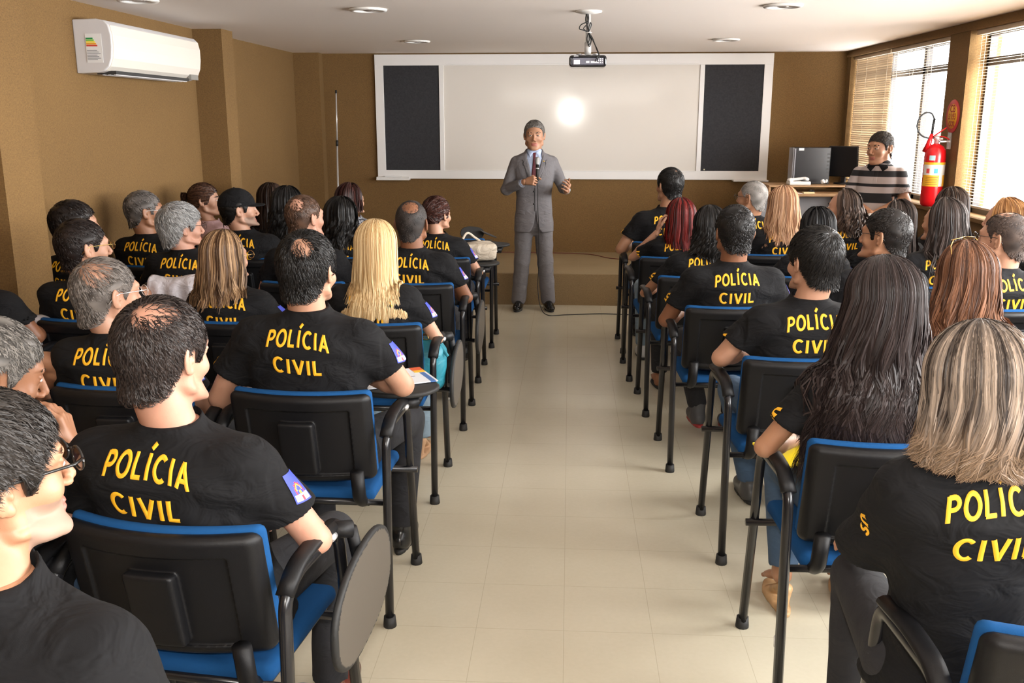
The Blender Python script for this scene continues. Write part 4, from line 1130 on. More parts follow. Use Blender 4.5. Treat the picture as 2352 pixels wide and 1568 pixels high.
TPROF = dict(z=(.50, .60, .72, .85, .94, .985, 1.02, 1.045, 1.062), rx=(.185, .17, .16, .178, .194, .190, .148, .088, .070), ry=(.15, .135, .122, .122, .118, .100, .082, .074, .070), cy=(.03, .01, -.01, -.02, -.025, -.02, -.008, .002, .006))
def seated(name, label, x, y, yaw, head, hy=0, hp=0, hroll=0, sk='mid', male=True, hair=None, shirt=None, jeans=None, build=1.0, armL='rest', armR='rest',
           text=True, slv=.66, ns=0.0, specs=None, near=False, feet=True, face=False, stub=False, shoe=None, cap_=False, legs=None, ltilt=0, cuffs=None, hem=True):
    root = empty('person', (x, y, 0), R(yaw)); tag(root, label, 'person')
    Ry = Matrix.Rotation(R(yaw), 3, 'Z'); hl = Ry.inverted() @ Vector((head[0] - x, head[1] - y, 0))
    ztop = head[2]; s = (ztop + ns - .46) / .885
    hs = 1.07 if male else 1.02
    top = .116 * hs + (hair or {}).get('t', .006) * .9 if not cap_ else .13
    hc = v3(hl.x, hl.y, ztop - top)
    lx = (hl.x * .75) / .60; ly = (hl.y - .03) * .85 / .60
    LOD[0] = 1.0 if head[1] < 3.7 else .62 if head[1] < 5.3 else .45; far = LOD[0] < .5
    g = build * (1.0 if male else .86)
    def W(P):                      # lean + sitting height
        P = np.array(P, float).copy(); z = P[..., 2]; t = np.clip(z - .50, 0, None)
        P[..., 0] += lx * t; P[..., 1] += ly * t; P[..., 2] = np.where(z > .46, .46 + (z - .46) * s, z)
        return P
    sh = {-1: v3(-.175 * g, -.018, .972), 1: v3(.175 * g, -.018, .972)}
    arms = {}
    for sd, a in ((-1, armL), (1, armR)):
        if a == 'rest': el, wr, hd = v3(sd * .27, .03, .745), v3(sd * .17, .25, .72), v3(-sd * .5, .85, -.15)
        elif a == 'lap': el, wr, hd = v3(sd * .235 * g, .05, .71), v3(sd * .09, .26, .665), v3(-sd * .7, .6, -.2)
        elif a == 'table': el, wr, hd = v3(sd * .30, .06, .775), v3(sd * .12, .27, .775), v3(-sd * .8, .6, -.05)
        elif a == 'wide': el, wr, hd = v3(sd * .33, -.02, .745), v3(sd * .22, .20, .74), v3(-sd * .5, .8, -.1)
        elif a == 'side': el, wr, hd = v3(sd * .24 * g, .03, .70), v3(sd * .20, .27, .64), v3(-sd * .2, .9, -.2)
        else: el, wr, hd = (np.array(t, float) for t in a)
        arms[sd] = (el, wr, hd)
    af = 1.0 if male else .80
    hh = .0055 if LOD[0] == 1 else .0075
    # ---- shirt
    lo = v3(-.42, -.30, .47); hi = v3(.42, .30, 1.10)
    for sd in (-1, 1):
        e = arms[sd][0]; lo = np.minimum(lo, e - .12); hi = np.maximum(hi, e + .12)
    if hi[2] > 1.3: hi[2] = 1.3
    G = Sdf(lo, hi, hh if near else .0105)
    fs = 1 if male else .90
    pr_ = dict(TPROF); rx = np.array(pr_['rx']) * np.where(np.array(pr_['z']) < 1.03, g, 1) ; ry = np.array(pr_['ry']) * (.5 + .5 * g)
    rx[-2:] *= fs; ry[-2:] *= fs
    if not male: rx[1:3] *= .93
    G.put(profile(pr_['z'], rx, ry, pr_['cy']))
    for sd in (-1, 1):
        a = sh[sd]; e = arms[sd][0]; m = a + (e - a) * slv
        G.put(cap(a + v3(-sd * .02, 0, -.005), m, .066 * (af * .5 + .5), .068 * (af * .6 + .4)), .045)
        ax_ = (e - a) / np.linalg.norm(e - a)
        # clean sleeve hem
        c0 = m - ax_ * .012
        rr_ = .046 * af + .008
        G.put(cap(m - ax_ * .03, m + ax_ * .08, rr_, rr_), .0, 'sub')
        def hemf(X, Y, Z, c0=c0, ax_=ax_):
            d = (X - c0[0]) * ax_[0] + (Y - c0[1]) * ax_[1] + (Z - c0[2]) * ax_[2]
            rad = np.sqrt((X - c0[0]) ** 2 + (Y - c0[1]) ** 2 + (Z - c0[2]) ** 2)
            return np.minimum(d, .115 - rad)
        G.cut(hemf)
    G.put(torus((0, .010, 1.055), .066 * fs, .0075, R(-14), 1.0), .004)
    G.put(cap((0, .012, 1.03), (0, .02, 1.12), .058 * fs + .003), .003, 'sub')
    V, Q = G.mesh()
    # soft cloth folds
    Nn = np.zeros_like(V); fn = np.cross(V[Q[:, 2]] - V[Q[:, 0]], V[Q[:, 3]] - V[Q[:, 1]])
    for i in range(4): np.add.at(Nn, Q[:, i], fn)
    Nn /= np.linalg.norm(Nn, axis=1)[:, None] + 1e-9
    sd_ = rnd.random() * 10
    X_, Y_, Z_ = V.T
    aw = np.exp(-((np.abs(X_) - .17) ** 2 + (Z_ - .88) ** 2) / .012)
    lowm = np.clip((.86 - Z_) / .2, 0, 1)
    f1 = np.sin(60 * (Z_ + .55 * np.abs(X_)) + 4 * np.sin(7 * X_ + sd_)) * aw * .0040
    f2 = np.sin(42 * Z_ + 6 * np.sin(5 * X_ + sd_) + 3 * np.sin(11 * Y_)) * lowm * .0035
    f3 = np.sin(18 * X_ + 9 * Z_ + sd_) * np.sin(13 * Z_ - 7 * X_ + sd_ * 2) * .0022
    V = V + Nn * (f1 + f2 + f3)[:, None]
    V = W(V)
    so = mk('shirt', V, Q, shirt or M_shirt, root)
    bvh = BVHTree.FromPolygons([tuple(v) for v in V], [tuple(map(int, q)) for q in Q])
    if text:
        tz = W(v3(0, 0, .975))[2]; tcx = lx * .46
        back_letters(so, bvh, tcx, tz, .205 * (1 if male else .93), ltilt)
        for sd in (1, -1):
            a = W(sh[sd] + (arms[sd][0] - sh[sd]) * .30)
            if sd == 1: patch(so, bvh, a, a[2])
            else: sleeve_letters(so, bvh, a, a[2] - .02)
    # ---- body: torso core, neck, arms (+ head template joined to the same mesh)
    lo2 = lo.copy(); hi2 = hi.copy(); 
    for sd in (-1, 1):
        for q in (arms[sd][1],): lo2 = np.minimum(lo2, q - .07); hi2 = np.maximum(hi2, q + .07)
    G = Sdf(lo2, hi2, .007 if LOD[0] == 1 else .0095)
    G.put(profile(pr_['z'], rx * .82, ry * .80, pr_['cy']))
    for sd in (-1, 1):
        a = sh[sd]; e, w, hd = arms[sd]
        G.put(cap(a, e, .046 * af, .040 * af), .02)
        m = e + (w - e) * .3
        G.put(cap(e, m, .039 * af, .041 * af), .008); G.put(cap(m, w, .041 * af, .026 * af), .01)
    V1, Q1 = G.mesh(); V1 = W(V1)
    Vs = [V1]; Qs = [Q1]; n = len(V1); mi = [np.zeros(len(Q1), int)]
    for sd in (-1, 1):
        e, w, hd = arms[sd]; w2 = W(w); pn = v3(0, .2, -1) if abs(hd[2]) < .7 else v3(0, -.3, .3) + v3(-sd, 0, 0)
        HV, HQ = hand_at(w2 + hd / np.linalg.norm(hd) * .01, hd, pn, sd == 1, .28, .14, .3, .98 if male else .86, .0035 if LOD[0] == 1 else .005)
        Vs.append(HV); Qs.append(HQ + n); n += len(HV); mi.append(np.zeros(len(HQ), int))
    Mh = Matrix.Translation(Vector(hc)) @ Euler((R(hp), R(hroll), R(hy - yaw)), 'XYZ').to_matrix().to_4x4() @ Matrix.Scale(hs, 4)
    HV, HQ, lip, st = HEADS[male, .003 if LOD[0] == 1 else .005]
    P = xf(Mh, HV)
    # neck bottom follows the collar
    ntarget = W(v3(0, .004, 1.02)); wgt = np.clip((-.06 - HV[:, 2]) / .13, 0, 1)[:, None]
    nb = xf(Mh, v3(0, -.042, -.19)[None])[0]
    P = P + wgt * (ntarget - nb)
    Vs.append(P); Qs.append(HQ + n); mm = np.zeros(len(HQ), int); mm[st] = 2 if stub else 0; mm[lip] = 1; mi.append(mm)
    mk('body', np.concatenate(Vs), np.concatenate(Qs), [SK[sk], M_lip, M_stub], root, midx=np.concatenate(mi))
    if face: eyes_brows(root, Mh, (.02, .015, .012), male=male)
    # ---- hair
    if hair:
        k = hair['k']
        if k == 'crop': crop_hair(root, Mh, hair, near)
        elif k == 'long': long_hair(root, Mh, hair, near, bvh)
        elif k == 'tied': tied_hair(root, Mh, hair, near)
    if specs: glasses(root, Mh, *specs)
    if cap_:
        G = Sdf((-.115, -.14, -.05), (.115, .22, .16), .005)
        G.put(ell(HC + v3(0, 0, .004), HR + v3(.012, .014, .012))); G.cut(lambda X, Y, Z: (.024 + .10 * (Y + .02) * (Y > -.02) * .3 - Z) + 0 * X)
        def brim(X, Y, Z):
            rr2 = np.sqrt((X / .078) ** 2 + ((Y - .075) / .085) ** 2) - 1
            return np.maximum(rr2 * .07, np.abs(Z - .034 - .25 * (Y - .09) * -.3 + 1.8 * X * X) - .0035)
        G.put((brim, v3(-.085, .0, .0), v3(.085, .17, .06)), .006)
        V, Q = G.mesh(); c = mk('cap', xf(Mh, V), Q, M_shirt, root)
        b = MB(); b.lathe([(0, .004), (.006, .003), (.008, 0)], 10, Mh @ Matrix.Translation((0, -.02, .132))); b.build('cap_button', M_shirt, c, True)
    # ---- trousers and shoes
    G = Sdf((-.30, -.20, .04), (.30, .62, .68), .010 if LOD[0] == 1 else .014)
    hipz = .545
    G.put(ell((0, .01, .56), (.165 * g + .01, .13, .10)))
    lg = legs or {}
    for sd in (-1, 1):
        hip = v3(sd * .085, .03, .545); kn = np.array(lg.get(('k', sd), (sd * .14, .44, .525)), float); an = np.array(lg.get(('a', sd), (sd * .13, .42, .095)), float)
        G.put(cap(hip, kn, .085 * (.5 + .5 * g), .062), .03); G.put(cap(kn, an, .062, .052), .015)
        ax_ = (an - kn) / np.linalg.norm(an - kn)
        def hemf(X, Y, Z, c0=an - ax_ * .005, ax_=ax_):
            d = (X - c0[0]) * ax_[0] + (Y - c0[1]) * ax_[1] + (Z - c0[2]) * ax_[2]
            rad = np.sqrt((X - c0[0]) ** 2 + (Y - c0[1]) ** 2 + (Z - c0[2]) ** 2)
            return np.minimum(d, .09 - rad)
        G.cut(hemf)
        shoe_obj(root, an, sd, lg.get(('t', sd), 0), shoe, SK[sk])
    V, Q = G.mesh()
    V = V + (np.sin(38 * V[:, 2] + 9 * V[:, 0] + 5 * np.sin(14 * V[:, 1])) * .0025)[:, None] * v3(0, 1, 0) * (V[:, 2:3] < .45)
    mk('trousers', V, Q, jeans or M_djeans, root)
    return root, W, bvh, Mh
M_sole = mat('shoe_sole', (.02, .02, .02), .6)
M_shoe = mat('black_leather', (.012, .012, .012), .25)
_SC = {}
def shoe_obj(root, an, sd, toe, style, skin):
    style = style or {}
    kd = style.get('k', 'shoe'); key = kd
    if key not in _SC:
        s = Sdf((-.07, -.10, -.01), (.07, .24, .14), .0065)
        if kd == 'shoe':
            s.put(ell((0, -.01, .045), (.036, .06, .05))).put(ell((0, .11, .030), (.043, .10, .032)), .03).put(ell((0, .05, .045), (.036, .08, .042)), .03)
            s.put(cap((0, -.01, .04), (0, -.005, .12), .038, .040), .015)
        else:
            s.put(ell((0, -.012, .055), (.030, .045, .045))).put(ell((0, .10, .040), (.038, .085, .018)), .03).put(cap((0, -.005, .04), (0, 0, .13), .032, .03), .015)
            for i in range(5): s.put(ell((-.026 + i * .013, .175 - abs(i - 1.2) * .007, .036), (.0075, .018, .009)), .003)
        s.cut(lambda X, Y, Z: .006 - Z + 0 * X + 0 * Y)
        s2 = Sdf((-.07, -.10, -.01), (.07, .24, .12), .0065)
        def sole(X, Y, Z):
            w = np.interp(Y, (-.07, 0, .10, .2), (.030, .034, .044, .03)); t = ((np.abs(X / w)) ** 2.5 + np.abs((Y - .06) / .135) ** 2.5) ** .4 - 1
            return np.maximum(t * .035, np.abs(Z - .010) - .009)
        s2.put((sole, v3(-.05, -.09, 0), v3(.05, .21, .03)))
        if kd == 'wedge':
            s2.put(cap((0, -.028, .085), (0, -.040, .010), .027, .012), .01); s2.put(cap((0, -.02, .095), (0, .10, .020), .026, .030, (1, 1, 2.2)), .012)
        _SC[key] = (s.mesh(), s2.mesh())
    (V, Q), (V2, Q2) = _SC[key]
    lift = .085 if kd == 'wedge' else 0
    M = Matrix.Translation((an[0], an[1] - .0, 0)) @ Matrix.Rotation(R(toe), 4, 'Z')
    M2 = Matrix.Translation((0, 0, max(0, an[2] - .10) if kd != 'wedge' else 0)); tl = Matrix.Rotation(R(-26), 4, 'X') if kd == 'wedge' else Matrix.Identity(4)
    o = mk('shoe' if kd == 'shoe' else 'sandalled_foot', xf(M2 @ M @ Matrix.Translation((0, 0, lift)) @ tl, V), Q, style.get('m', M_shoe) if kd == 'shoe' else skin, root)
    mk('sole', xf(M2 @ M, V2), Q2, style.get('sole', M_sole), o)
# ------------------------------------------------------------------ the audience
BLK = dict(c0=(.0045, .004, .004), c1=(.013, .0115, .011))
def H(k, **d): d['k'] = k; return d
def C(base, **d): x = dict(base); x.update(d); return x
GREY = dict(c0=(.05, .045, .04), c1=(.30, .28, .26))
def sit(short, head, ch, tablet='down', chl=None, dx=0, dy=.19, byaw=None, **kw):
    cx, cy, rz = ch
    a = R(rz); bx, by = cx + dx * math.cos(a) - dy * math.sin(a), cy + dy * math.cos(a) + dx * math.sin(a)
    kw.setdefault('ltilt', -.05 if cx < 0 else .03)
    r = seated('person', short, bx, by, rz if byaw is None else byaw, head, **kw)
    chair(cx, cy, rz, chl or ('blue padded chair under the ' + short), tablet)
    return r
M_pink = mat('pink_cotton', (.55, .36, .38), .8, bump=.3, bscale=1200, wr=.4)
M_speck = None
def speck_mat():
    m, nt, b = nmat('speckled_print'); N = nt.nodes; L = nt.links
    tc = N.new('ShaderNodeTexCoord'); v = N.new('ShaderNodeTexNoise'); v.inputs['Scale'].default_value = 75; v.inputs['Detail'].default_value = 3
    L.new(tc.outputs['Object'], v.inputs['Vector']); r = N.new('ShaderNodeValToRGB'); r.color_ramp.elements[0].position = .47; r.color_ramp.elements[1].position = .53
    r.color_ramp.elements[0].color = (.015, .018, .03, 1); r.color_ramp.elements[1].color = (.45, .47, .52, 1)
    L.new(v.outputs['Fac'], r.inputs['Fac']); L.new(r.outputs['Color'], b.inputs['Base Color']); b.inputs['Roughness'].default_value = .8
    return m
M_speck = speck_mat()
M_lj = mat('pale_denim', (.20, .27, .33), .85, bump=.5, bscale=1200, var=.3, vscale=14, wr=.4)
M_bk = mat('black_trousers', (.010, .010, .011), .85, wr=.4)
brown_leather = mat('oxblood_leather', (.10, .018, .012), .25)
crown = (.05, -.62, .80)

# --- left block, aisle column, from the nearest row
sit('man in sunglasses cut off at the lower left corner', (-.885, 1.30, 1.30), (-.98, .90, -6), 'down', hy=-38, hp=0, sk='mid', near=True, build=1.18, dx=.15,
    hair=H('crop', **C(BLK, c0=(.010, .008, .007), c1=(.030, .025, .022)), t=.014, len=.05, n=7000, mess=.5, curl=.3, fluff=.9), specs=(M_fblack, M_dlens, False, .0022), jeans=M_jeans, face=True, stub=True,
    legs={('k', 1): (.27, .48, .60)}, armR='side')
sit('large man with pink bald patch in dark wavy hair', (-.925, 2.03, 1.305), (-.90, 1.86, -7), 'down', ns=-.015, ltilt=-.09, hy=-20, hp=-8, sk='pink', near=True, build=1.14,
    hair=H('crop', c0=(.008, .006, .006), c1=(.042, .030, .026), t=.008, len=.036, n=9000, mess=.6, curl=.45, fluff=1.1, wisp=.9, bald=[((.42, -.62, .66), .037), ((.62, -.22, .76), .026), ((.12, -.50, .85), .024)]),
    armL='wide', armR=((.29, .05, .735), (.15, .26, .69), (-.7, .6, -.1)), jeans=M_djeans, shoe=dict(m=brown_leather), legs={('a', 1): (.15, .38, .095), ('k', 1): (.15, .46, .525)})
sit('black haired man with bare arm on a white brochure', (-.872, 3.06, 1.337), (-.88, 2.90, -2), 'up', ns=.035, hy=-12, hp=-6, sk='light', near=True, build=1.16,
    hair=H('crop', **BLK, t=.009, len=.038, n=8000, mess=.6, curl=.5, fluff=1.0, wisp=.7, bald=[((.38, -.78, .55), .035)]), armL='wide', armR=((.30, .06, .785), (.10, .20, .79), (-.9, .35, -.05)), ltilt=-.07,
    legs={('k', 1): (.23, .46, .53), ('a', 1): (.20, .40, .095)})
sit('blonde woman with long straight hair beside the aisle', (-.859, 4.13, 1.261), (-.875, 3.95, 0), 'down', hy=-4, hp=-4, sk='light', male=False, near=True, build=1.08,
    hair=H('long', c0=(.42, .25, .10), c1=(.78, .60, .34), root=(.16, .09, .035), rootlen=.45, L=.33, n=6500, spread=.10, t=.010, wave=.003, sf=31, r=.0013, phi=125), jeans=M_lj, shoe=dict(k='wedge', sole=mat('cork', (.45, .27, .15), .7)), armR='rest')
sit('man with shaved brown head behind the ponytailed woman', (-.867, 5.15, 1.262), (-.86, 4.98, 0), 'down', hy=-8, hp=0, sk='brown', near=True, build=1.08,
    hair=H('crop', c0=(.012, .009, .008), c1=(.04, .03, .026), t=.003, len=.006, n=2500, matte=True, bald=[((.2, -.60, .77), .036)], recede=.02, wisp=.9), armL='rest', armR=((.285, .04, .74), (.19, .27, .74), (-.2, 1, 0)),
    shoe=dict(m=mat('dark_grey_shoe', (.05, .05, .05), .5), sole=mat('pale_sole', (.5, .5, .48), .6)))
sit('woman with auburn ponytail beside the cream handbag', (-.868, 6.15, 1.206), (-.87, 5.95, 0), 'up', hy=-32, sk='light', male=False, build=1.05,
    hair=H('tied', c0=(.015, .006, .005), c1=(.065, .018, .011), tie=(0, -.97, -.10), L=.20, n=2200), armR='rest')
# second column
sit('grey haired man at left edge, chin on his hand', (-1.35, 2.05, 1.25), (-1.50, 1.86, -8), 'down', hy=-50, hp=-18, sk='tan', near=True, text=False, dx=.10,
    hair=H('crop', c0=(.03, .027, .025), c1=(.26, .24, .22), t=.010, len=.030, n=7000, mess=.7, curl=.5), armR=((.24, .20, .76), (.035, .24, .90), (-.25, .05, 1)), face=True, jeans=M_jeans)
sit('balding grey haired man in silver glasses, left block', (-1.575, 3.06, 1.244), (-1.50, 2.92, 0), 'none', hy=-34, hp=-2, sk='light', near=True,
    hair=H('crop', c0=(.035, .028, .024), c1=(.24, .21, .19), t=.006, len=.026, n=7500, mess=.25, wisp=.9, bald=[((.60, -.48, .64), .052)], recede=.01), specs=(M_chrome, None, False), armL='lap', armR='lap', build=1.0)
sit('woman in glasses with brown and blonde streaked hair', (-1.549, 4.13, 1.212), (-1.50, 3.95, 0), 'down', hy=-30, hp=0, sk='light', male=False, near=True, build=1.0,
    hair=H('long', c0=(.055, .026, .014), c1=(.42, .26, .14), root=(.05, .025, .013), rootlen=.6, L=.24, n=3800, spread=.25, t=.010, wave=.006, sf=15, r=.0014, gam=1.4, phi=112), specs=(M_gold, None, False))
sit('man with cropped reddish brown hair thinning on top', (-1.469, 5.15, 1.29), (-1.46, 4.98, 0), 'none', hy=-34, sk='pink',
    hair=H('crop', c0=(.03, .016, .010), c1=(.13, .07, .045), t=.004, len=.018, n=5000, wisp=.8, bald=[((.46, -.68, .57), .030)]), text=False)
sit('curly black haired woman directly left of the blonde', (-1.486, 6.1, 1.201), (-1.48, 5.93, 0), 'down', hy=-25, sk='tan', male=False,
    hair=H('long', **BLK, L=.24, n=2600, t=.016, curl=.010, wave=.006, spread=.15, r=.0015, phi=120))
sit('woman in speckled blouse below the silver pole', (-1.635, 7.0, 1.231), (-1.60, 6.85, 0), 'none', hy=-40, sk='light', male=False, text=False, shirt=M_speck,
    hair=H('long', c0=(.012, .005, .005), c1=(.06, .018, .014), L=.12, n=1800, t=.016, spread=.1, phi=112))
# third column
sit('person at left edge resting an arm on the chair back', (-2.22, 3.02, 1.25), (-2.16, 2.88, -12), 'none', hy=-30, sk='tan', near=True, text=False,
    hair=H('crop', **BLK, n=1500), armR=((.42, .10, .93), (.27, .12, .80), (.2, .1, -1)), jeans=M_jeans)
sit('black haired man in gold glasses near the left wall', (-2.195, 4.1, 1.262), (-2.14, 3.95, 0), 'none', hy=-42, sk='light', near=True, build=1.05,
    hair=H('crop', c0=(.006, .004, .004), c1=(.022, .014, .012), t=.008, len=.022, n=6500, mess=.3), specs=(M_gold, None, False), armL='lap')
sit('man with thick silver grey hair and glasses', (-2.155, 5.1, 1.247), (-2.10, 4.95, 0), 'none', hy=-48, sk='pink', near=True, build=1.0,
    hair=H('crop', c0=(.13, .13, .13), c1=(.50, .50, .50), t=.016, len=.045, n=6500, mess=.5, curl=.3, fluff=.9), specs=(M_fblack, None, False))
sit('man wearing a black baseball cap', (-2.126, 5.95, 1.257), (-2.08, 5.86, 0), 'down', hy=-62, sk='light', cap_=True, build=1.08, text=True, stub=True, face=True,
    hair=H('crop', **BLK, t=.010, len=.02, n=1500, curl=.6, bald=[((0, .2, 1), .085)]))
sit('woman with straight dark brown hair nearest the far corner', (-2.241, 7.0, 1.229), (-2.20, 6.85, 0), 'none', hy=-20, sk='light', male=False, text=False,
    hair=H('long', c0=(.014, .009, .007), c1=(.05, .028, .02), L=.24, n=1600, t=.012, phi=112))
sit('woman with voluminous black curls right of the cap wearer', (-1.985, 6.55, 1.235), (-1.86, 6.42, 0), 'none', hy=-15, sk='tan', male=False, text=False,
    hair=H('long', **C(BLK, c1=(.012, .011, .011)), L=.26, n=2600, t=.020, curl=.010, spread=.2, r=.0016, phi=125))
# fourth column by the wall
sit('black haired man mostly hidden against the left wall', (-2.59, 4.78, 1.286), (-2.60, 4.66, -14), 'none', hy=-55, sk='light', build=.92, dx=.03,
    hair=H('crop', c0=(.006, .004, .004), c1=(.02, .014, .012), t=.012, len=.025, n=3500, curl=.3), armR=((.27, .06, .80), (.16, .28, .80), (-.5, .8, 0)), armL='lap')
sit('short grey haired man below the air conditioner', (-2.61, 5.65, 1.271), (-2.58, 5.50, -4), 'none', hy=-55, sk='tan', build=.94, face=True,
    hair=H('crop', c0=(.04, .035, .032), c1=(.20, .18, .17), t=.007, len=.02, n=4500), specs=(M_chrome, None, False), armL='lap', armR='lap')
sit('woman in pale pink top with brown hair bun', (-2.56, 6.5, 1.26), (-2.52, 6.42, -30), 'none', hy=-78, sk='light', male=False, text=False, shirt=M_pink, face=True, build=1.0,
    hair=H('tied', c0=(.018, .009, .007), c1=(.10, .045, .025), tie=(0, -.97, -.05), bun=True, n=2600))
sit('person cut off at left edge showing a bare elbow', (-2.58, 3.85, 1.26), (-2.57, 3.70, 0), 'none', hy=-20, sk='brown', text=False, build=.9, dx=.02, armR=((.22, .02, .80), (.14, .26, .80), (-.5, .8, 0)), armL='lap',
    hair=H('crop', **BLK, n=1500))

# --- right block, aisle column, from the nearest row
sit('large woman with grey and blonde streaked hair, lower right', (.795, 1.80, 1.319), (.975, 1.52, 2), 'up', ns=.055, ltilt=.08, hy=6, hp=-6, sk='light', male=False, near=True, build=1.02, dx=-.14, dy=.34,
    hair=H('long', c0=(.022, .016, .014), c1=(.38, .30, .24), root=(.035, .025, .022), rootlen=.95, tip=(.20, .13, .08), rv=.6, L=.190, n=13000, spread=.02, t=.014, wave=.009, sf=13, r=.0010, gam=1.35, phi=128, flick=1), slv=.97, armL=((-.155, .14, .76), (-.08, .34, .68), (.1, 1, -.2)), armR='side', jeans=M_djeans, legs={('k', -1): (-.04, .45, .53), ('a', -1): (-.04, .43, .095)})
sit('woman with very long dark hair covering the lettering', (.895, 2.68, 1.318), (.915, 2.50, 2), 'none', hy=14, hp=-8, sk='mid', male=False, near=True, build=1.14,
    hair=H('long', c0=(.012, .008, .008), c1=(.042, .029, .028), root=(.022, .014, .011), rootlen=.4, L=.56, n=10500, spread=.75, t=.018, wave=.014, curl=.0, sf=17, r=.0013, phi=128, gam=1.3, shift=-.03),
    armL=((-.31, .02, .755), (-.14, .22, .72), (.7, .6, -.1)), jeans=M_jeans, shoe=dict(k='wedge', sole=mat('wood_grain_heel', (.50, .31, .15), .5, var=.5, vscale=30)), legs={('a', -1): (-.12, .40, .165), ('k', -1): (-.14, .45, .53)})
sit('man with thick straight black hair in the right block', (.940, 3.62, 1.303), (.90, 3.44, 2), 'none', hy=22, hp=-6, sk='light', near=True, build=1.10,
    hair=H('crop', **BLK, t=.010, len=.050, n=8500, mess=.25, fluff=.9, curl=.1, fwd=.4), armL=((-.30, .02, .80), (-.12, .23, .79), (.8, .5, -.05)), jeans=M_jeans, shoe=dict(m=mat('grey_shoe', (.06, .06, .06), .4)), legs={('a', -1): (-.04, .44, .10)})
sit('short black haired young man with both ears visible', (.802, 4.60, 1.296), (.80, 4.42, 2), 'none', hy=8, hp=-2, sk='brown', near=True, build=1.12,
    hair=H('crop', **C(BLK, c1=(.014, .012, .012)), t=.010, len=.014, n=6500, curl=.9), armL=((-.30, .04, .735), (-.18, .26, .74), (.4, .8, -.1)), legs={('a', -1): (-.06, .36, .16)}, shoe=dict(m=mat('running_shoe', (.07, .07, .075), .5), sole=mat('red_sole', (.35, .03, .03), .5)))
sit('woman with black ringlets left of the young man', (.800, 5.45, 1.215), (.75, 5.30, 2), 'none', hy=22, sk='tan', male=False, near=True, build=1.05,
    hair=H('long', **BLK, L=.22, n=3600, t=.012, curl=.014, wave=.01, spread=.3, r=.0014, phi=100, shift=.03), jeans=M_bk, armL=((-.30, .05, .735), (-.18, .26, .74), (.4, .8, -.1)), shoe=dict(k='sandal'))
sit('dark red haired woman raising a hand to her head', (.729, 6.2, 1.195), (.70, 6.06, 2), 'none', hy=8, sk='light', male=False, near=True,
    hair=H('long', c0=(.020, .003, .003), c1=(.20, .012, .010), L=.22, n=3600, t=.012, wave=.003, spread=.1, sf=13, r=.0014, phi=122), armL=((-.27, .10, .86), (-.135, .02, 1.085), (.25, 0, .97)), jeans=M_lj, shoe=dict(m=mat('white_shoe', (.6, .6, .6), .5)))
sit('tall black haired man foremost along the right aisle', (.740, 7.05, 1.351), (.70, 6.82, 2), 'none', hy=25, sk='mid', near=True, build=1.14,
    hair=H('crop', **BLK, t=.010, len=.025, n=5000, mess=.3, wisp=.8, bald=[((.0, -.4, .9), .02)]), armL=((-.32, -.03, .755), (-.22, .2, .76), (.3, .8, 0)))
# second column
sit('brown haired woman with sunglasses on top of her head', (1.435, 3.47, 1.268), (1.46, 3.32, 4), 'none', hy=30, hp=0, sk='light', male=False, near=True, build=1.08,
    hair=H('long', c0=(.045, .018, .010), c1=(.26, .12, .065), L=.30, n=6500, spread=.30, t=.014, wave=.010, sf=15, r=.0013, phi=118, gam=1.2), specs=(M_gold, M_dlens, True, .0016))
sit('young man in thin glasses below the striped polo', (1.505, 4.55, 1.288), (1.46, 4.42, 6), 'none', hy=48, sk='mid', near=True, build=1.06, face=True,
    hair=H('crop', c0=(.006, .005, .005), c1=(.020, .016, .014), t=.008, len=.016, n=5500, curl=.4), specs=(M_fblack, None, False))
sit('sleek black haired woman just beyond the thick haired man', (1.428, 5.5, 1.205), (1.40, 5.33, 3), 'none', hy=12, sk='mid', male=False,
    hair=H('long', **C(BLK, c1=(.016, .016, .018)), L=.20, n=2200, t=.008, wave=.002, phi=120))
sit('woman with strawberry blonde hair in front of the desk', (1.424, 6.4, 1.263), (1.36, 6.22, 4), 'none', hy=12, sk='light', male=False, near=True, dx=.05,
    hair=H('long', c0=(.22, .10, .05), c1=(.62, .38, .22), root=(.14, .07, .035), rootlen=.5, L=.27, n=3800, spread=.30, t=.012, wave=.006, sf=13, r=.0015, phi=120))
sit('man with grey buzz cut and thin glasses', (1.375, 7.2, 1.246), (1.38, 7.08, 8), 'none', hy=52, sk='mid', near=True, face=True,
    hair=H('crop', c0=(.15, .14, .13), c1=(.36, .34, .32), t=.003, len=.007, n=4500, matte=True), specs=(M_fblack, None, False))
# third and fourth columns
sit('bearded man in black glasses at the right edge', (2.075, 4.6, 1.268), (2.10, 4.44, 6), 'none', hy=42, sk='light', near=True, stub=True, face=True, build=1.06,
    hair=H('crop', c0=(.02, .012, .009), c1=(.085, .055, .042), t=.004, len=.010, n=5500, matte=True, recede=.025, wisp=.6, bald=[((0, .1, 1), .04)]), specs=(M_fblack, None, False))
sit('dark wavy haired woman below the fire extinguisher', (2.015, 5.2, 1.284), (1.97, 5.04, 4), 'none', hy=38, sk='mid', male=False, near=True,
    hair=H('long', c0=(.010, .007, .006), c1=(.06, .042, .036), L=.30, n=3600, spread=.35, t=.014, wave=.010, sf=11, r=.0014, phi=108, shift=.02))
sit('woman half hidden behind the man in thin glasses', (2.075, 6.1, 1.2), (2.05, 6.12, 4), 'none', hy=40, sk='mid', male=False, dy=.10, text=False,
    hair=H('long', c0=(.012, .009, .008), c1=(.06, .042, .036), L=.30, n=2200, spread=.15, t=.010, wave=.004, phi=110))
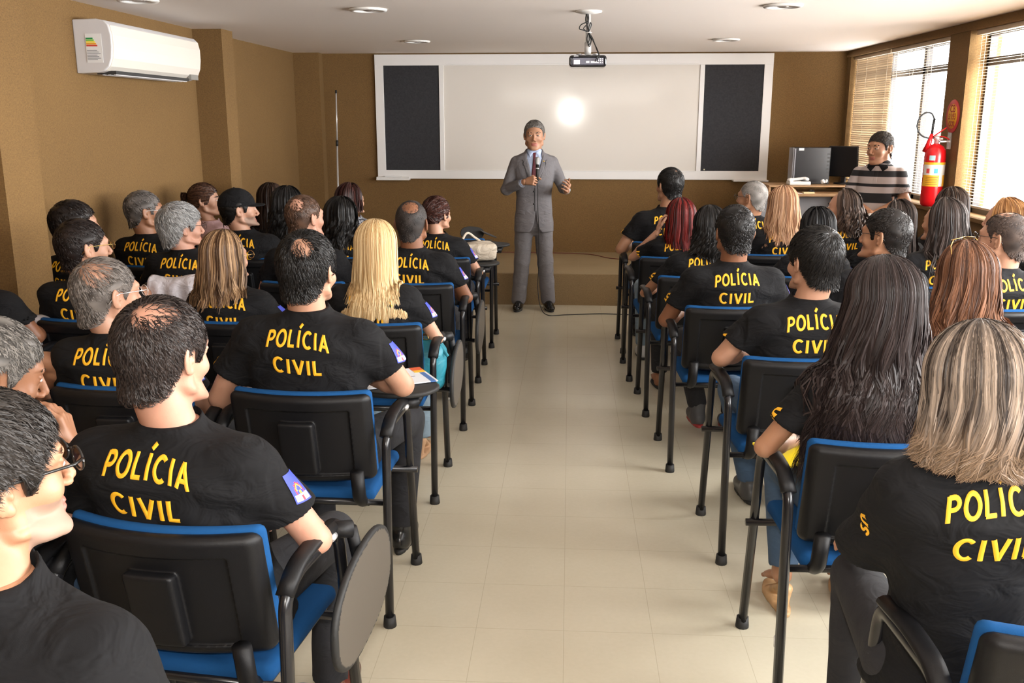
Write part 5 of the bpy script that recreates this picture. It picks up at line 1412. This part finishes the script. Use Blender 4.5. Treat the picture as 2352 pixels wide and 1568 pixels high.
sit('curly dark haired woman in profile beside the desk', (1.935, 6.8, 1.215), (1.97, 6.88, 10), 'none', hy=62, sk='light', male=False, dy=.06, face=True,
    hair=H('long', c0=(.014, .009, .008), c1=(.12, .080, .060), L=.24, n=3000, spread=.25, t=.014, curl=.012, wave=.01, r=.0015, phi=98, shift=.05))
sit('straight dark haired woman right of the fire extinguisher', (2.48, 6.3, 1.266), (2.45, 6.18, 0), 'none', hy=18, sk='mid', male=False, text=False, build=.84,
    hair=H('long', c0=(.014, .009, .008), c1=(.07, .045, .035), L=.42, n=2800, spread=.25, t=.012, wave=.004, phi=125))
sit('person with ginger blonde hair below the right window', (2.47, 5.5, 1.262), (2.45, 5.32, 4), 'none', hy=48, sk='light', male=False, text=False, build=.9,
    hair=H('long', c0=(.20, .085, .030), c1=(.46, .24, .09), L=.03, n=2800, t=.014, phi=112))
# ------------------------------------------------------------------ the two standing men
M_suit = mat('grey_wool_suit', (.15, .142, .15), .75, bump=.4, bscale=1100, var=.12, vscale=200, wr=.35)
M_suitd = mat('suit_edge_shade', (.035, .033, .035), .8)  # darker suit grey, paints shade along the lapels and front opening
M_pale = mat('pale_blue_cotton', (.42, .50, .68), .7, wr=.2)
M_tie = mat('wine_tie', (.10, .012, .02), .5, var=.6, vscale=90)
def standing(label, x, y, yaw, ztop, head, hy, hp, sk, arms, hands, stance, hair):
    root = empty('person', (x, y, 0), R(yaw)); tag(root, label, 'person')
    s = ztop / 1.70
    return root, s
def mesh_union(Vs, Qs):
    n = 0; Q = []
    for v, q in zip(Vs, Qs): Q.append(q + n); n += len(v)
    return np.concatenate(Vs), np.concatenate(Q)
def folds(V, Q, amp, seed=0, fz=46):
    fn = np.cross(V[Q[:, 2]] - V[Q[:, 0]], V[Q[:, 3]] - V[Q[:, 1]]); Nn = np.zeros_like(V)
    for i in range(4): np.add.at(Nn, Q[:, i], fn)
    Nn /= np.linalg.norm(Nn, axis=1)[:, None] + 1e-9; X, Y, Z = V.T
    return V + Nn * (amp * np.sin(fz * Z + 4 * np.sin(9 * X + seed) + 3 * np.sin(12 * Y)) * np.sin(11 * Z + 8 * X + seed))[:, None]
def flat_patch(par, name, pts, m, bvh, th=.003, front=True, nseg=10):
    """cloth piece outlined by pts (x,z) laid on the front of a garment"""
    P = np.array(pts, float); c = P.mean(0); rings = 4; V = []; F = []
    n = len(P) * nseg; B = []
    for i in range(len(P)):
        a, b = P[i], P[(i + 1) % len(P)]
        for k in range(nseg): B.append(a + (b - a) * k / nseg)
    B = np.array(B); V = [(c[0], c[1], 1.0)]
    for r in range(1, rings + 1):
        for q in B: v = c + (q - c) * r / rings; V.append((v[0], v[1], 1.0 if r < rings else .3))
    for i in range(n): F.append((0, 1 + i, 1 + (i + 1) % n))
    for r in range(rings - 1):
        for i in range(n): a = 1 + r * n; F.append((a + i, a + n + i, a + n + (i + 1) % n, a + (i + 1) % n))
    sgn = 1 if front else -1
    Pp, F2 = project(V, F, lambda a, b: (a, sgn, b), (0, -sgn, 0), bvh, th)
    if F2: return mk(name, Pp, F2, m, par)

# --- the speaker --------------------------------------------------------------------
sx, sy, syaw = -.315, 8.44, 184
root = empty('person', (sx, sy, 0), R(syaw)); tag(root, 'man in a grey suit and tie standing in the aisle holding a microphone', 'person')
# local frame: x = his right is +x?  facing +Y local, so his right hand side is +x
def gsp(name, mk_fn, m, h=.006, lo=(-.36, -.22, .60), hi=(.36, .40, 1.50), fold=0.0, par=None):
    G = Sdf(lo, hi, h); mk_fn(G); V, Q = G.mesh()
    if fold: V = folds(V, Q, fold)
    return mk(name, V, Q, m, par or root), V, Q
eR, wR = v3(.245, .01, 1.085), v3(.085, .205, 1.165)      # microphone arm
eL, wL = v3(-.262, .0, 1.10), v3(-.278, .215, 1.090)     # open hand
def jacket(G):
    z = (.715, .80, .92, 1.02, 1.14, 1.26, 1.33, 1.375, 1.41, 1.44); 
    G.put(profile(z, (.178, .174, .162, .156, .168, .185, .192, .162, .090, .070), (.128, .125, .115, .112, .122, .120, .105, .09, .076, .07), (.01, .01, .005, .0, .0, -.005, -.008, -.006, 0, 0), 2.5))
    for sd, e, w in ((1, eR, wR), (-1, eL, wL)):
        a = v3(sd * .160, -.012, 1.318); G.put(cap(a, e, .056, .050), .016); c = e + (w - e) * .80; G.put(cap(e, c, .050, .040), .012)
        ax_ = (w - e) / np.linalg.norm(w - e); G.put(cap(e + (w - e) * .70, e + (w - e) * 1.3, .032, .032), .003, 'sub')
        def hemf(X, Y, Z, c0=e + (w - e) * .84, ax_=ax_):
            d = (X - c0[0]) * ax_[0] + (Y - c0[1]) * ax_[1] + (Z - c0[2]) * ax_[2]
            return np.minimum(d, .07 - np.sqrt((X - c0[0]) ** 2 + (Y - c0[1]) ** 2 + (Z - c0[2]) ** 2))
        G.cut(hemf)
    # open V at the chest and rounded cutaway at the hem
    def vee(X, Y, Z):
        w = np.interp(Z, (1.12, 1.20, 1.36, 1.46), (.0, .020, .062, .070)); return np.maximum(np.maximum(np.abs(X) - w, 1.12 - Z), .02 - Y) + 0 * X
    G.put((vee, v3(-.09, .02, 1.1), v3(.09, .3, 1.5)), .004, 'sub')
    def hem2(X, Y, Z):
        w = np.interp(Z, (.70, .73, .80, .88), (.075, .040, .014, .002)); return np.maximum(np.maximum(np.abs(X + .012) - w, .01 - Y), Z - .90) + 0 * X
    G.put((hem2, v3(-.1, .01, .68), v3(.09, .3, .9)), .004, 'sub')
jk, V, Q = gsp('suit_jacket', jacket, M_suit, .006, fold=.0022)
jb = BVHTree.FromPolygons([tuple(v) for v in V], [tuple(map(int, q)) for q in Q])
for sd in (-1, 1):
    flat_patch(jk, 'lapel', [(sd * .012, 1.135), (sd * .030, 1.22), (sd * .068, 1.36), (sd * .085, 1.40), (sd * .108, 1.345), (sd * .092, 1.335), (sd * .100, 1.315), (sd * .055, 1.20)], M_suit, jb, .0065)
    flat_patch(jk, 'pocket_flap', [(sd * .085, .905), (sd * .160, .915), (sd * .160, .880), (sd * .085, .870)], M_suit, jb, .005)
for sd in (-1, 1):
    e_ = [(.012, 1.135), (.055, 1.20), (.100, 1.315), (.092, 1.335), (.108, 1.345)]; P_ = []; Fq = []
    Vr, Fr = ribbon([(sd * a, z) for a, z in e_], .0022)
    Pq, F2 = project(Vr, Fr, lambda a, b: (a, 1, b), (0, -1, 0), jb, .0085)
    mk('lapel_edge_shade', Pq, F2, M_suitd, jk)  # dark outline strip, painted shade under the lapel edge
flat_patch(jk, 'front_edge_shade', [(.004, 1.13), (-.006, 1.13), (-.010, .90), (.0, .90)], M_suitd, jb, .002)  # dark strip painting the shaded groove where the jacket fronts meet
for zb in (1.075, .965):
    b = MB(); loc = jb.ray_cast(Vector((.004, 1, zb)), Vector((0, -1, 0)))[0]
    b.lathe([(0, .004), (.008, .003), (.009, 0)], 12, Matrix.Translation(loc) @ Matrix.Rotation(R(-90), 4, 'X')); b.build('button', M_rubber, jk, True)
loc = jb.ray_cast(Vector((-.080, 1, 1.335)), Vector((0, -1, 0)))[0]
b = MB(); b.lathe([(0, .004), (.007, .003), (.008, 0)], 8, Matrix.Translation(loc + Vector((0, .006, 0))) @ Matrix.Rotation(R(-90), 4, 'X')); b.build('lapel_pin', mat('brass_pin', (.6, .4, .12), .3, metal=1), jk, True)
def shirtf(G):
    G.put(profile((.9, 1.1, 1.26, 1.36, 1.40, 1.425), (.13, .14, .15, .11, .072, .060), (.09, .095, .10, .088, .070, .062), (.004, .004, .004, .004, .006, .008)))
    G.put(torus((0, .012, 1.418), .060, .009, R(-16)), .004); G.put(cap((0, .01, 1.40), (0, .02, 1.48), .053), .003, 'sub')
    for e, w in ((eR, wR), (eL, wL)):
        G.put(cap(e + (w - e) * .72, e + (w - e) * .90, .031, .031), .0); G.put(cap(e + (w - e) * .86, e + (w - e) * 1.2, .0275, .0275), .002, 'sub')
so, V, Q = gsp('dress_shirt', shirtf, M_pale, .0055)
sb = BVHTree.FromPolygons([tuple(v) for v in V], [tuple(map(int, q)) for q in Q])
flat_patch(so, 'necktie', [(-.013, 1.408), (.013, 1.408), (.010, 1.375), (.028, 1.20), (.030, 1.10), (-.030, 1.10), (-.028, 1.20), (-.010, 1.375)], M_tie, sb, .008)
for sd in (-1, 1): flat_patch(so, 'collar_point', [(sd * .006, 1.412), (sd * .058, 1.44), (sd * .062, 1.415), (sd * .040, 1.365)], M_pale, sb, .009)
def trous(G):
    G.put(ell((0, 0, .80), (.165, .112, .13)))
    for sd in (-1, 1):
        k = v3(sd * .105, .012, .44); a = v3(sd * .135, -.005, .085); G.put(cap((sd * .085, 0, .76), k, .088, .070), .012); G.put(cap(k, a, .070, .066), .02)
    G.cut(lambda X, Y, Z: .050 - Z + 0 * X + 0 * Y)
gsp('suit_trousers', trous, M_suit, .007, (-.3, -.2, .03), (.3, .2, .98), .003)
for sd in (-1, 1): shoe_obj(root, v3(sd * .130, -.01, .10), sd, -sd * 9, dict(m=mat('polished_black_leather', (.008, .008, .008), .08)), None)
G = Sdf((-.40, -.2, 1.0), (.40, .45, 1.44), .006); G.put(profile((1.0, 1.3, 1.38, 1.42), (.12, .14, .08, .05), (.08, .08, .06, .05), (0, 0, 0, 0)))
for e, w in ((eR, wR), (eL, wL)): G.put(cap(e, w, .036, .027), .01)
for sd, e in ((1, eR), (-1, eL)): G.put(cap((sd * .16, 0, 1.33), e, .04, .036), .01)
V1, Q1 = G.mesh()
Mh = Matrix.Translation((.0, .030, 1.555)) @ Euler((R(-3), 0, R(-3))).to_matrix().to_4x4() @ Matrix.Scale(1.08, 4)
HV, HQ, lip, st = HEADS[True, .003]; LOD[0] = .8
gd = v3(-.78, .60, .15)
HR_, HQ_ = hand_at(wR + gd * .012, gd, v3(-.25, -.55, -.2), True, 1.02, .02, .95, .98, .003)
HL_, HL2 = hand_at(wL + v3(0, .01, 0), v3(-.10, .86, .32), v3(.9, .1, .50), False, .30, .16, .0, .98, .003)
V, Q = mesh_union([V1, xf(Mh, HV), HR_, HL_], [Q1, HQ, HQ_, HL2])
mi = np.zeros(len(Q), int); mi[len(Q1):len(Q1) + len(HQ)][lip] = 1
mk('body', V, Q, [SK['mid'], M_lip, M_stub], root, midx=mi)
eyes_brows(root, Mh, (.03, .025, .02)); HAIRS = H('crop', c0=(.05, .045, .04), c1=(.26, .24, .22), t=.008, len=.03, n=5000, mess=.3, fwd=-.2, recede=.012); crop_hair(root, Mh, HAIRS, True)
b = MB(); c = wL - (wL - eL) * .10; ax_ = (wL - eL) / np.linalg.norm(wL - eL)
b.tube([c - ax_ * .008, c + ax_ * .008], .033, 16); b.build('wristwatch', M_chrome, root, True)
# the microphone is in his hand, a thing of its own
mic = empty('microphone', (-.279, 8.205, 1.178)); tag(mic, 'handheld black microphone with silver mesh head held by the suited man', 'microphone')
tz = v3(-.012, .03, .19); tz = v3(0, .055, .165)
b = MB(); b.tube([v3(0, 0, 0), tz * .9], [.011, .016], 14); b.build('handle', M_rubber, mic, True)
b = MB(); V = []
s = Sdf((-.04, -.0, .12), (.04, .12, .23), .003); s.put(ell(tz * 1.06, (.0235, .0235, .026))); s.put(cap(tz * .86, tz * .96, .019, .022), .003); V, Q = s.mesh(); mk('mesh_head', V, Q, mat('mic_mesh', (.42, .42, .42), .35, metal=.7, bump=1.0, bscale=900), mic)
b = MB(); b.tube([tz * .56, tz * .62], .0165, 12); b.build('switch_ring', M_chrome, mic, True)
b = MB(); b.tube(spline([(-.279, 8.205, 1.175), (-.272, 8.20, 1.12), (-.272, 8.22, .95), (-.262, 8.24, .72), (-.262, 8.26, .45), (-.268, 8.25, .22), (-.24, 8.20, .06), (-.17, 8.12, .006), (.0, 8.16, .005), (.30, 8.22, .005), (.7, 8.2, .005), (1.2, 8.35, .005)], 120), .0042, 6)
o = b.build('microphone_cable', M_rubber, smooth=True); tag(o, 'black microphone cable falling from the hand and crossing the aisle floor', 'cable')

# --- the man in the striped polo shirt -----------------------------------------------
def stripe_mat():
    m, nt, b = nmat('striped_polo'); N = nt.nodes; L = nt.links
    tc = N.new('ShaderNodeTexCoord'); sp = N.new('ShaderNodeSeparateXYZ'); L.new(tc.outputs['Object'], sp.inputs[0])
    mr = N.new('ShaderNodeMapRange'); mr.inputs['From Min'].default_value = .80; mr.inputs['From Max'].default_value = 1.40; L.new(sp.outputs[2], mr.inputs['Value'])
    r = N.new('ShaderNodeValToRGB'); r.color_ramp.interpolation = 'CONSTANT'; L.new(mr.outputs['Result'], r.inputs['Fac'])
    g = (.40, .35, .34, 1); k = (.010, .010, .012, 1); e = r.color_ramp.elements
    e[0].position = 0; e[0].color = g; e[1].position = .10; e[1].color = k
    for p, c in ((.13, g), (.24, k), (.27, g), (.40, k), (.53, g), (.61, k), (.65, g), (.74, k), (.82, g), (.88, k), (.905, g), (.955, k)): n = e.new(p); n.color = c
    L.new(r.outputs['Color'], b.inputs['Base Color']); b.inputs['Roughness'].default_value = .85
    return m
M_polo = stripe_mat()
px, py, pyaw = 2.50, 7.85, 150
root = empty('person', (px, py, 0), R(pyaw)); tag(root, 'man in a striped black and beige polo shirt standing with crossed wrists by the window', 'person')
k = 1.598 / 1.70
eR, wR = v3(.222, .03, 1.055), v3(-.005, .225, .965); eL, wL = v3(-.222, .03, 1.055), v3(.015, .255, .925)
def polo(G):
    z = (.80, .92, 1.02, 1.12, 1.22, 1.28, 1.315, 1.34, 1.365)
    G.put(profile(z, (.175, .175, .166, .160, .162, .158, .13, .088, .072), (.135, .145, .145, .14, .125, .105, .09, .078, .072), (.02, .02, .015, .005, -.005, -.01, -.005, 0, 0), 2.4))
    for sd, e, w in ((1, eR, wR), (-1, eL, wL)):
        a = v3(sd * .158, -.012, 1.265); m = a + (e - a) * .80; G.put(cap(a, m, .056, .060), .016); ax_ = (e - a) / np.linalg.norm(e - a)
        G.put(cap(m - ax_ * .04, m + ax_ * .1, .053, .053), .0, 'sub')
        def hemf(X, Y, Z, c0=m - ax_ * .015, ax_=ax_):
            d = (X - c0[0]) * ax_[0] + (Y - c0[1]) * ax_[1] + (Z - c0[2]) * ax_[2]
            return np.minimum(d, .11 - np.sqrt((X - c0[0]) ** 2 + (Y - c0[1]) ** 2 + (Z - c0[2]) ** 2))
        G.cut(hemf)
    G.put(cap((0, .012, 1.33), (0, .02, 1.45), .062), .003, 'sub')
jk, V, Q = gsp('polo_shirt', polo, M_polo, .006, (-.38, -.25, .79), (.38, .3, 1.42), .003)
jb = BVHTree.FromPolygons([tuple(v) for v in V], [tuple(map(int, q)) for q in Q])
G = Sdf((-.12, -.12, 1.28), (.12, .14, 1.42), .004); G.put(torus((0, .006, 1.352), .072, .011, R(-14))); V, Q = G.mesh(); mk('collar', V, Q, M_shirt, jk)
for sd in (-1, 1): flat_patch(jk, 'collar_point', [(sd * .010, 1.335), (sd * .075, 1.345), (sd * .080, 1.315), (sd * .045, 1.285)], M_shirt, jb, .007)
flat_patch(jk, 'placket', [(-.016, 1.33), (.016, 1.33), (.014, 1.19), (-.014, 1.19)], M_polo, jb, .004)
def tr2(G):
    G.put(ell((0, .01, .80), (.172, .13, .12)))
    for sd in (-1, 1):
        kk = v3(sd * .10, .02, .43); a = v3(sd * .12, .0, .085); G.put(cap((sd * .085, 0, .74), kk, .092, .068), .03); G.put(cap(kk, a, .068, .058), .02)
    G.cut(lambda X, Y, Z: .045 - Z + 0 * X + 0 * Y)
gsp('trousers', tr2, M_djeans, .009, (-.3, -.2, .02), (.3, .2, .95), .003)
for sd in (-1, 1): shoe_obj(root, v3(sd * .12, -.005, .10), sd, -sd * 8, None, None)
G = Sdf((-.38, -.2, .80), (.38, .36, 1.36), .006); G.put(profile((.9, 1.2, 1.3, 1.34), (.12, .14, .08, .05), (.08, .08, .06, .05), (0, 0, 0, 0)))
for sd, e, w in ((1, eR, wR), (-1, eL, wL)): G.put(cap((sd * .150, -.005, 1.24), e, .040, .044), .02); m = e + (w - e) * .3; G.put(cap(e, m, .046, .046), .01); G.put(cap(m, w, .046, .030), .01)
V1, Q1 = G.mesh()
Mh = Matrix.Translation((0, .035, 1.468)) @ Euler((R(-4), 0, R(-24))).to_matrix().to_4x4() @ Matrix.Scale(1.08, 4)
h1, q1 = hand_at(wR, v3(-.72, .1, -.55), v3(.1, -.9, -.3), True, .45, .03, .3, 1.0, .003)
h2, q2 = hand_at(wL, v3(.72, .05, -.55), v3(-.1, -.9, -.3), False, .45, .03, .3, 1.0, .003)
V, Q = mesh_union([V1, xf(Mh, HV), h1, h2], [Q1, HQ, q1, q2]); mi = np.zeros(len(Q), int); mi[len(Q1):len(Q1) + len(HQ)][lip] = 1
mk('body', V, Q, [SK['mid'], M_lip, M_stub], root, midx=mi)
eyes_brows(root, Mh, (.02, .015, .012)); crop_hair(root, Mh, H('crop', c0=(.010, .008, .007), c1=(.05, .038, .03), t=.008, len=.022, n=5000, mess=.3, curl=.3, recede=.010), True)
b = MB(); c = wL - (wL - eL) * .13; ax_ = (wL - eL) / np.linalg.norm(wL - eL); b.tube([c - ax_ * .012, c + ax_ * .012], .0365, 16)
b.lathe([(0, .010), (.017, .009), (.020, .004), (.020, 0)], 20, Matrix.Translation(Vector(c + v3(0, .035, .008))) @ Matrix.Rotation(R(-80), 4, 'X')); b.build('wristwatch', M_chrome, root, True)
# ------------------------------------------------------------------ small things among the chairs
chair(-.86, 6.92, 0, 'unoccupied blue and black tablet chair, foremost on the left of the aisle', 'up')
# stack of folded tablets waiting on the foremost chair
for i, (X_, Y_, Z_, rx, ry, rz) in enumerate(((-.70, 7.18, .760, 4, 0, 60), (-.66, 7.16, .785, -5, 4, 75), (-.62, 7.18, .835, 22, 10, 80), (-.74, 7.16, .845, 60, -12, 20))):
    src = TABU[0]; o = src.copy(); COL.objects.link(o); o.data = src.data
    o.name = 'oval_tablet'
    o.matrix_world = Matrix.Translation((X_, Y_, Z_)) @ Euler((R(rx), R(ry), R(rz))).to_matrix().to_4x4() @ Matrix.Scale(.42, 4) @ Matrix.Translation((-.185, -.43, -.735))
    tag(o, ('lowest glossy black oval plate on the foremost left chair', 'second glossy black oval plate, lying across the lowest one',
            'tilted glossy black oval plate, topmost and rightmost of the pile', 'upright glossy black oval plate at the left of the pile')[i], 'tablet', 'black oval plates piled on the foremost chair')
# cream handbag
def bag(name, label, loc, size, m, rz=0, strap=None, cat='handbag', lump=.5):
    r = empty(name, loc, R(rz)); tag(r, label, cat)
    w, d, h = size; s = Sdf((-w, -d - .02, -.02), (w, d + .02, h * 1.3), .006)
    s.put(rbox((0, 0, h * .45), (w * .5, d * .5, h * .45), min(w, d, h) * .25)); s.put(ell((w * .1, 0, h * .6), (w * .42, d * .55, h * .38)), .04)
    V, Q = s.mesh(); V = folds(V, Q, .004 * lump, 2.0, 60); mk('pouch', V, Q, m, r)
    if strap:
        b = MB(); b.tube(spline(strap, 40), .008, 8, flat=((0, 1, 0), .4)); b.build('strap', m, r, True)
    return r
M_cream = mat('cream_leather', (.52, .45, .36), .5, bump=.3, bscale=500, wr=.8)
M_teal = mat('teal_leather', (.02, .20, .27), .45, bump=.3, bscale=500, wr=.3)
bag('handbag', 'soft cream handbag resting on the tablet of the ponytailed woman', (-.62, 6.40, .752), (.23, .17, .125), M_cream, 15, [(-.12, -.06, .03), (-.14, -.09, .10), (-.09, -.06, .19), (-.02, 0, .15), (.02, .02, .12)])
b = bag('handbag', 'teal leather handbag with buckled strap beside the blonde woman', (-.665, 4.16, .485), (.20, .22, .24), M_teal, 10, [(-.06, .0, .22), (.02, -.02, .27), (.07, -.06, .22), (.11, -.10, .17)])
bb = MB(); bb.tube([v3(.0, -.035, .255), v3(.022, -.045, .258), v3(.028, -.052, .238), v3(.004, -.042, .236), v3(.0, -.035, .255)], .0028, 6); bb.build('buckle', M_gold, b, True)
bag('shoulder_bag', 'black leather bag hanging between the third and fourth right aisle chairs', (1.02, 3.60, .50), (.16, .12, .30), mat('soft_black_leather', (.010, .010, .011), .35, wr=.6), 0, [(-.03, 0, .28), (0, -.02, .36), (.04, 0, .28)], 'bag')
# brochure under the writing man's arm
def brochure_mat():
    m, nt, b = nmat('brochure_print'); N = nt.nodes; L = nt.links; tc = N.new('ShaderNodeTexCoord'); sp = N.new('ShaderNodeSeparateXYZ'); L.new(tc.outputs['Object'], sp.inputs[0])
    r = N.new('ShaderNodeValToRGB'); r.color_ramp.interpolation = 'CONSTANT'; e = r.color_ramp.elements
    mr = N.new('ShaderNodeMapRange'); mr.inputs['From Min'].default_value = -.15; mr.inputs['From Max'].default_value = .15; L.new(sp.outputs[0], mr.inputs['Value']); L.new(mr.outputs['Result'], r.inputs['Fac'])
    e[0].color = (.72, .75, .80, 1); e[0].position = 0; e[1].position = .90; e[1].color = (.06, .16, .42, 1)
    n = e.new(.97); n.color = (.7, .72, .75, 1); L.new(r.outputs['Color'], b.inputs['Base Color']); b.inputs['Roughness'].default_value = .4
    return m
bm_ = brochure_mat()
b = MB(); b.box((-.15, -.105, 0), (.15, .105, .004)); o = b.build('brochure', bm_); o.location = (-.66, 3.36, .7475); o.rotation_euler = (0, 0, R(28)); tag(o, 'white brochure with blue edge on the writing tablet under a bare arm', 'brochure')
b2 = MB(); b2.box((.105, .06, .004), (.149, .104, .0048), 0); b2.box((.105, .03, .004), (.149, .06, .0048), 1); b2.box((.02, .02, .004), (.05, .035, .0048), 2); b2.box((.055, .02, .004), (.075, .032, .0048), 1); b2.box((.02, -.02, .004), (.09, -.012, .0048), 2)
b2.build('printed_marks', [mat('orange_red_ink', (.65, .10, .03), .5), mat('amber_ink', (.85, .45, .03), .5), mat('grey_ink', (.25, .25, .32), .5)], o)
# notebooks
def notebook(loc, rz, tiltx, label, m, spiral=True):
    r = empty('notebook', loc, 0); r.rotation_euler = (R(tiltx), 0, R(rz)); tag(r, label, 'notebook')
    b = MB(); b.box((-.075, -.105, .004), (.075, .105, .016)); b.build('pages', M_paper, r)
    b = MB(); b.box((-.078, -.108, .016), (.078, .108, .018)); b.box((-.078, -.108, .002), (.078, .108, .004)); b.build('cover', m, r)
    if spiral:
        b = MB()
        for i in range(22): b.tube([(-.078 + .007 * math.cos(a) - .0, -.098 + i * .0093, .010 + .010 * math.sin(a)) for a in np.linspace(0, 6.28, 10)], .0009, 5, ends=False)
        b.build('spiral_binding', M_chrome, r, True)
    return r
def check_mat():
    m, nt, b = nmat('houndstooth_print'); N = nt.nodes; L = nt.links; tc = N.new('ShaderNodeTexCoord'); c = N.new('ShaderNodeTexChecker'); c.inputs['Scale'].default_value = 170
    c.inputs['Color1'].default_value = (.02, .02, .025, 1); c.inputs['Color2'].default_value = (.55, .55, .55, 1); L.new(tc.outputs['Object'], c.inputs['Vector']); L.new(c.outputs['Color'], b.inputs['Base Color']); return m
notebook((-1.19, 2.34, .63), 35, 12, 'black and white checked notebook on a knee behind the bald patched man', check_mat())
notebook((-.735, 1.36, .64), -80, 0, 'spiral notebook at the bottom left beside a denim knee', mat('dark_cover', (.03, .03, .04), .4))
M_yp = mat('yellow_plastic', (.80, .62, .02), .35)
b = MB(); b.box((-.10, -.08, 0), (.10, .08, .008)); o = b.build('yellow_folder', M_yp, bevel=.002); o.location = (.72, 2.86, .665); o.rotation_euler = (R(10), 0, R(20)); tag(o, 'yellow plastic folder on the lap of the long haired woman', 'folder')
# white jacket hung over a chair back, white cloth at the left
def drape(name, label, x, y, w, ztop, zb, m, yb=-.05, yf=.075):
    V = []; F = []; n, k = 40, 26
    for i in range(n + 1):
        u = i / n - .5
        for j in range(k + 1):
            t = j / k
            if t < .42: yy = yb - .012 * math.sin(u * 34 + t * 5) * (1 - t) - .01; z = zb + (ztop - zb) * t / .42
            elif t < .58: a = (t - .42) / .16 * math.pi; yy = (yb + yf) / 2 - math.cos(a) * (yf - yb) / 2; z = ztop + math.sin(a) * .022
            else: yy = yf + .012 * math.sin(u * 30 + t * 4); z = ztop - (ztop - zb) * .6 * (t - .58) / .42
            V.append((u * w * (1 + .12 * (1 - (z - zb) / (ztop - zb))) + .006 * math.sin(j * .7 + i * .4), yy + .045 * 0 , z + .010 * math.sin(u * 9 + 1)))
    for i in range(n):
        for j in range(k): a = i * (k + 1) + j; F.append((a, a + k + 1, a + k + 2, a + 1))
    o = mk(name, V, F, m); o.location = (x, y, 0); sm = o.modifiers.new('thick', 'SOLIDIFY'); sm.thickness = .006; tag(o, label, 'jacket' if 'jacket' in name else 'cloth'); return o
M_wcloth = mat('white_striped_cotton', (.66, .63, .68), .8, wr=.6)
drape('jacket', 'white jacket hung over the chair back of the silver haired man', -2.04, 4.92, .47, .845, .50, M_wcloth)
drape('white_cloth', 'white cloth lying over a chair edge at the left wall', -2.42, 4.02, .30, .80, .60, M_wcloth)
# white tape on a chair leg
b = MB(); b.tube([(.6300, 2.496, .20), (.6300, 2.499, .228)], .0200, 12, flat=((1, 0, 0), .80)); o = b.build('tape_band', M_paper, smooth=True); tag(o, 'white tape band wrapped round a black chair leg near the wedge sandal', 'tape')
# handcuff ring / belt pouch of the woman in the near row
for o in CP + TABD + TABU: bpy.data.objects.remove(o)
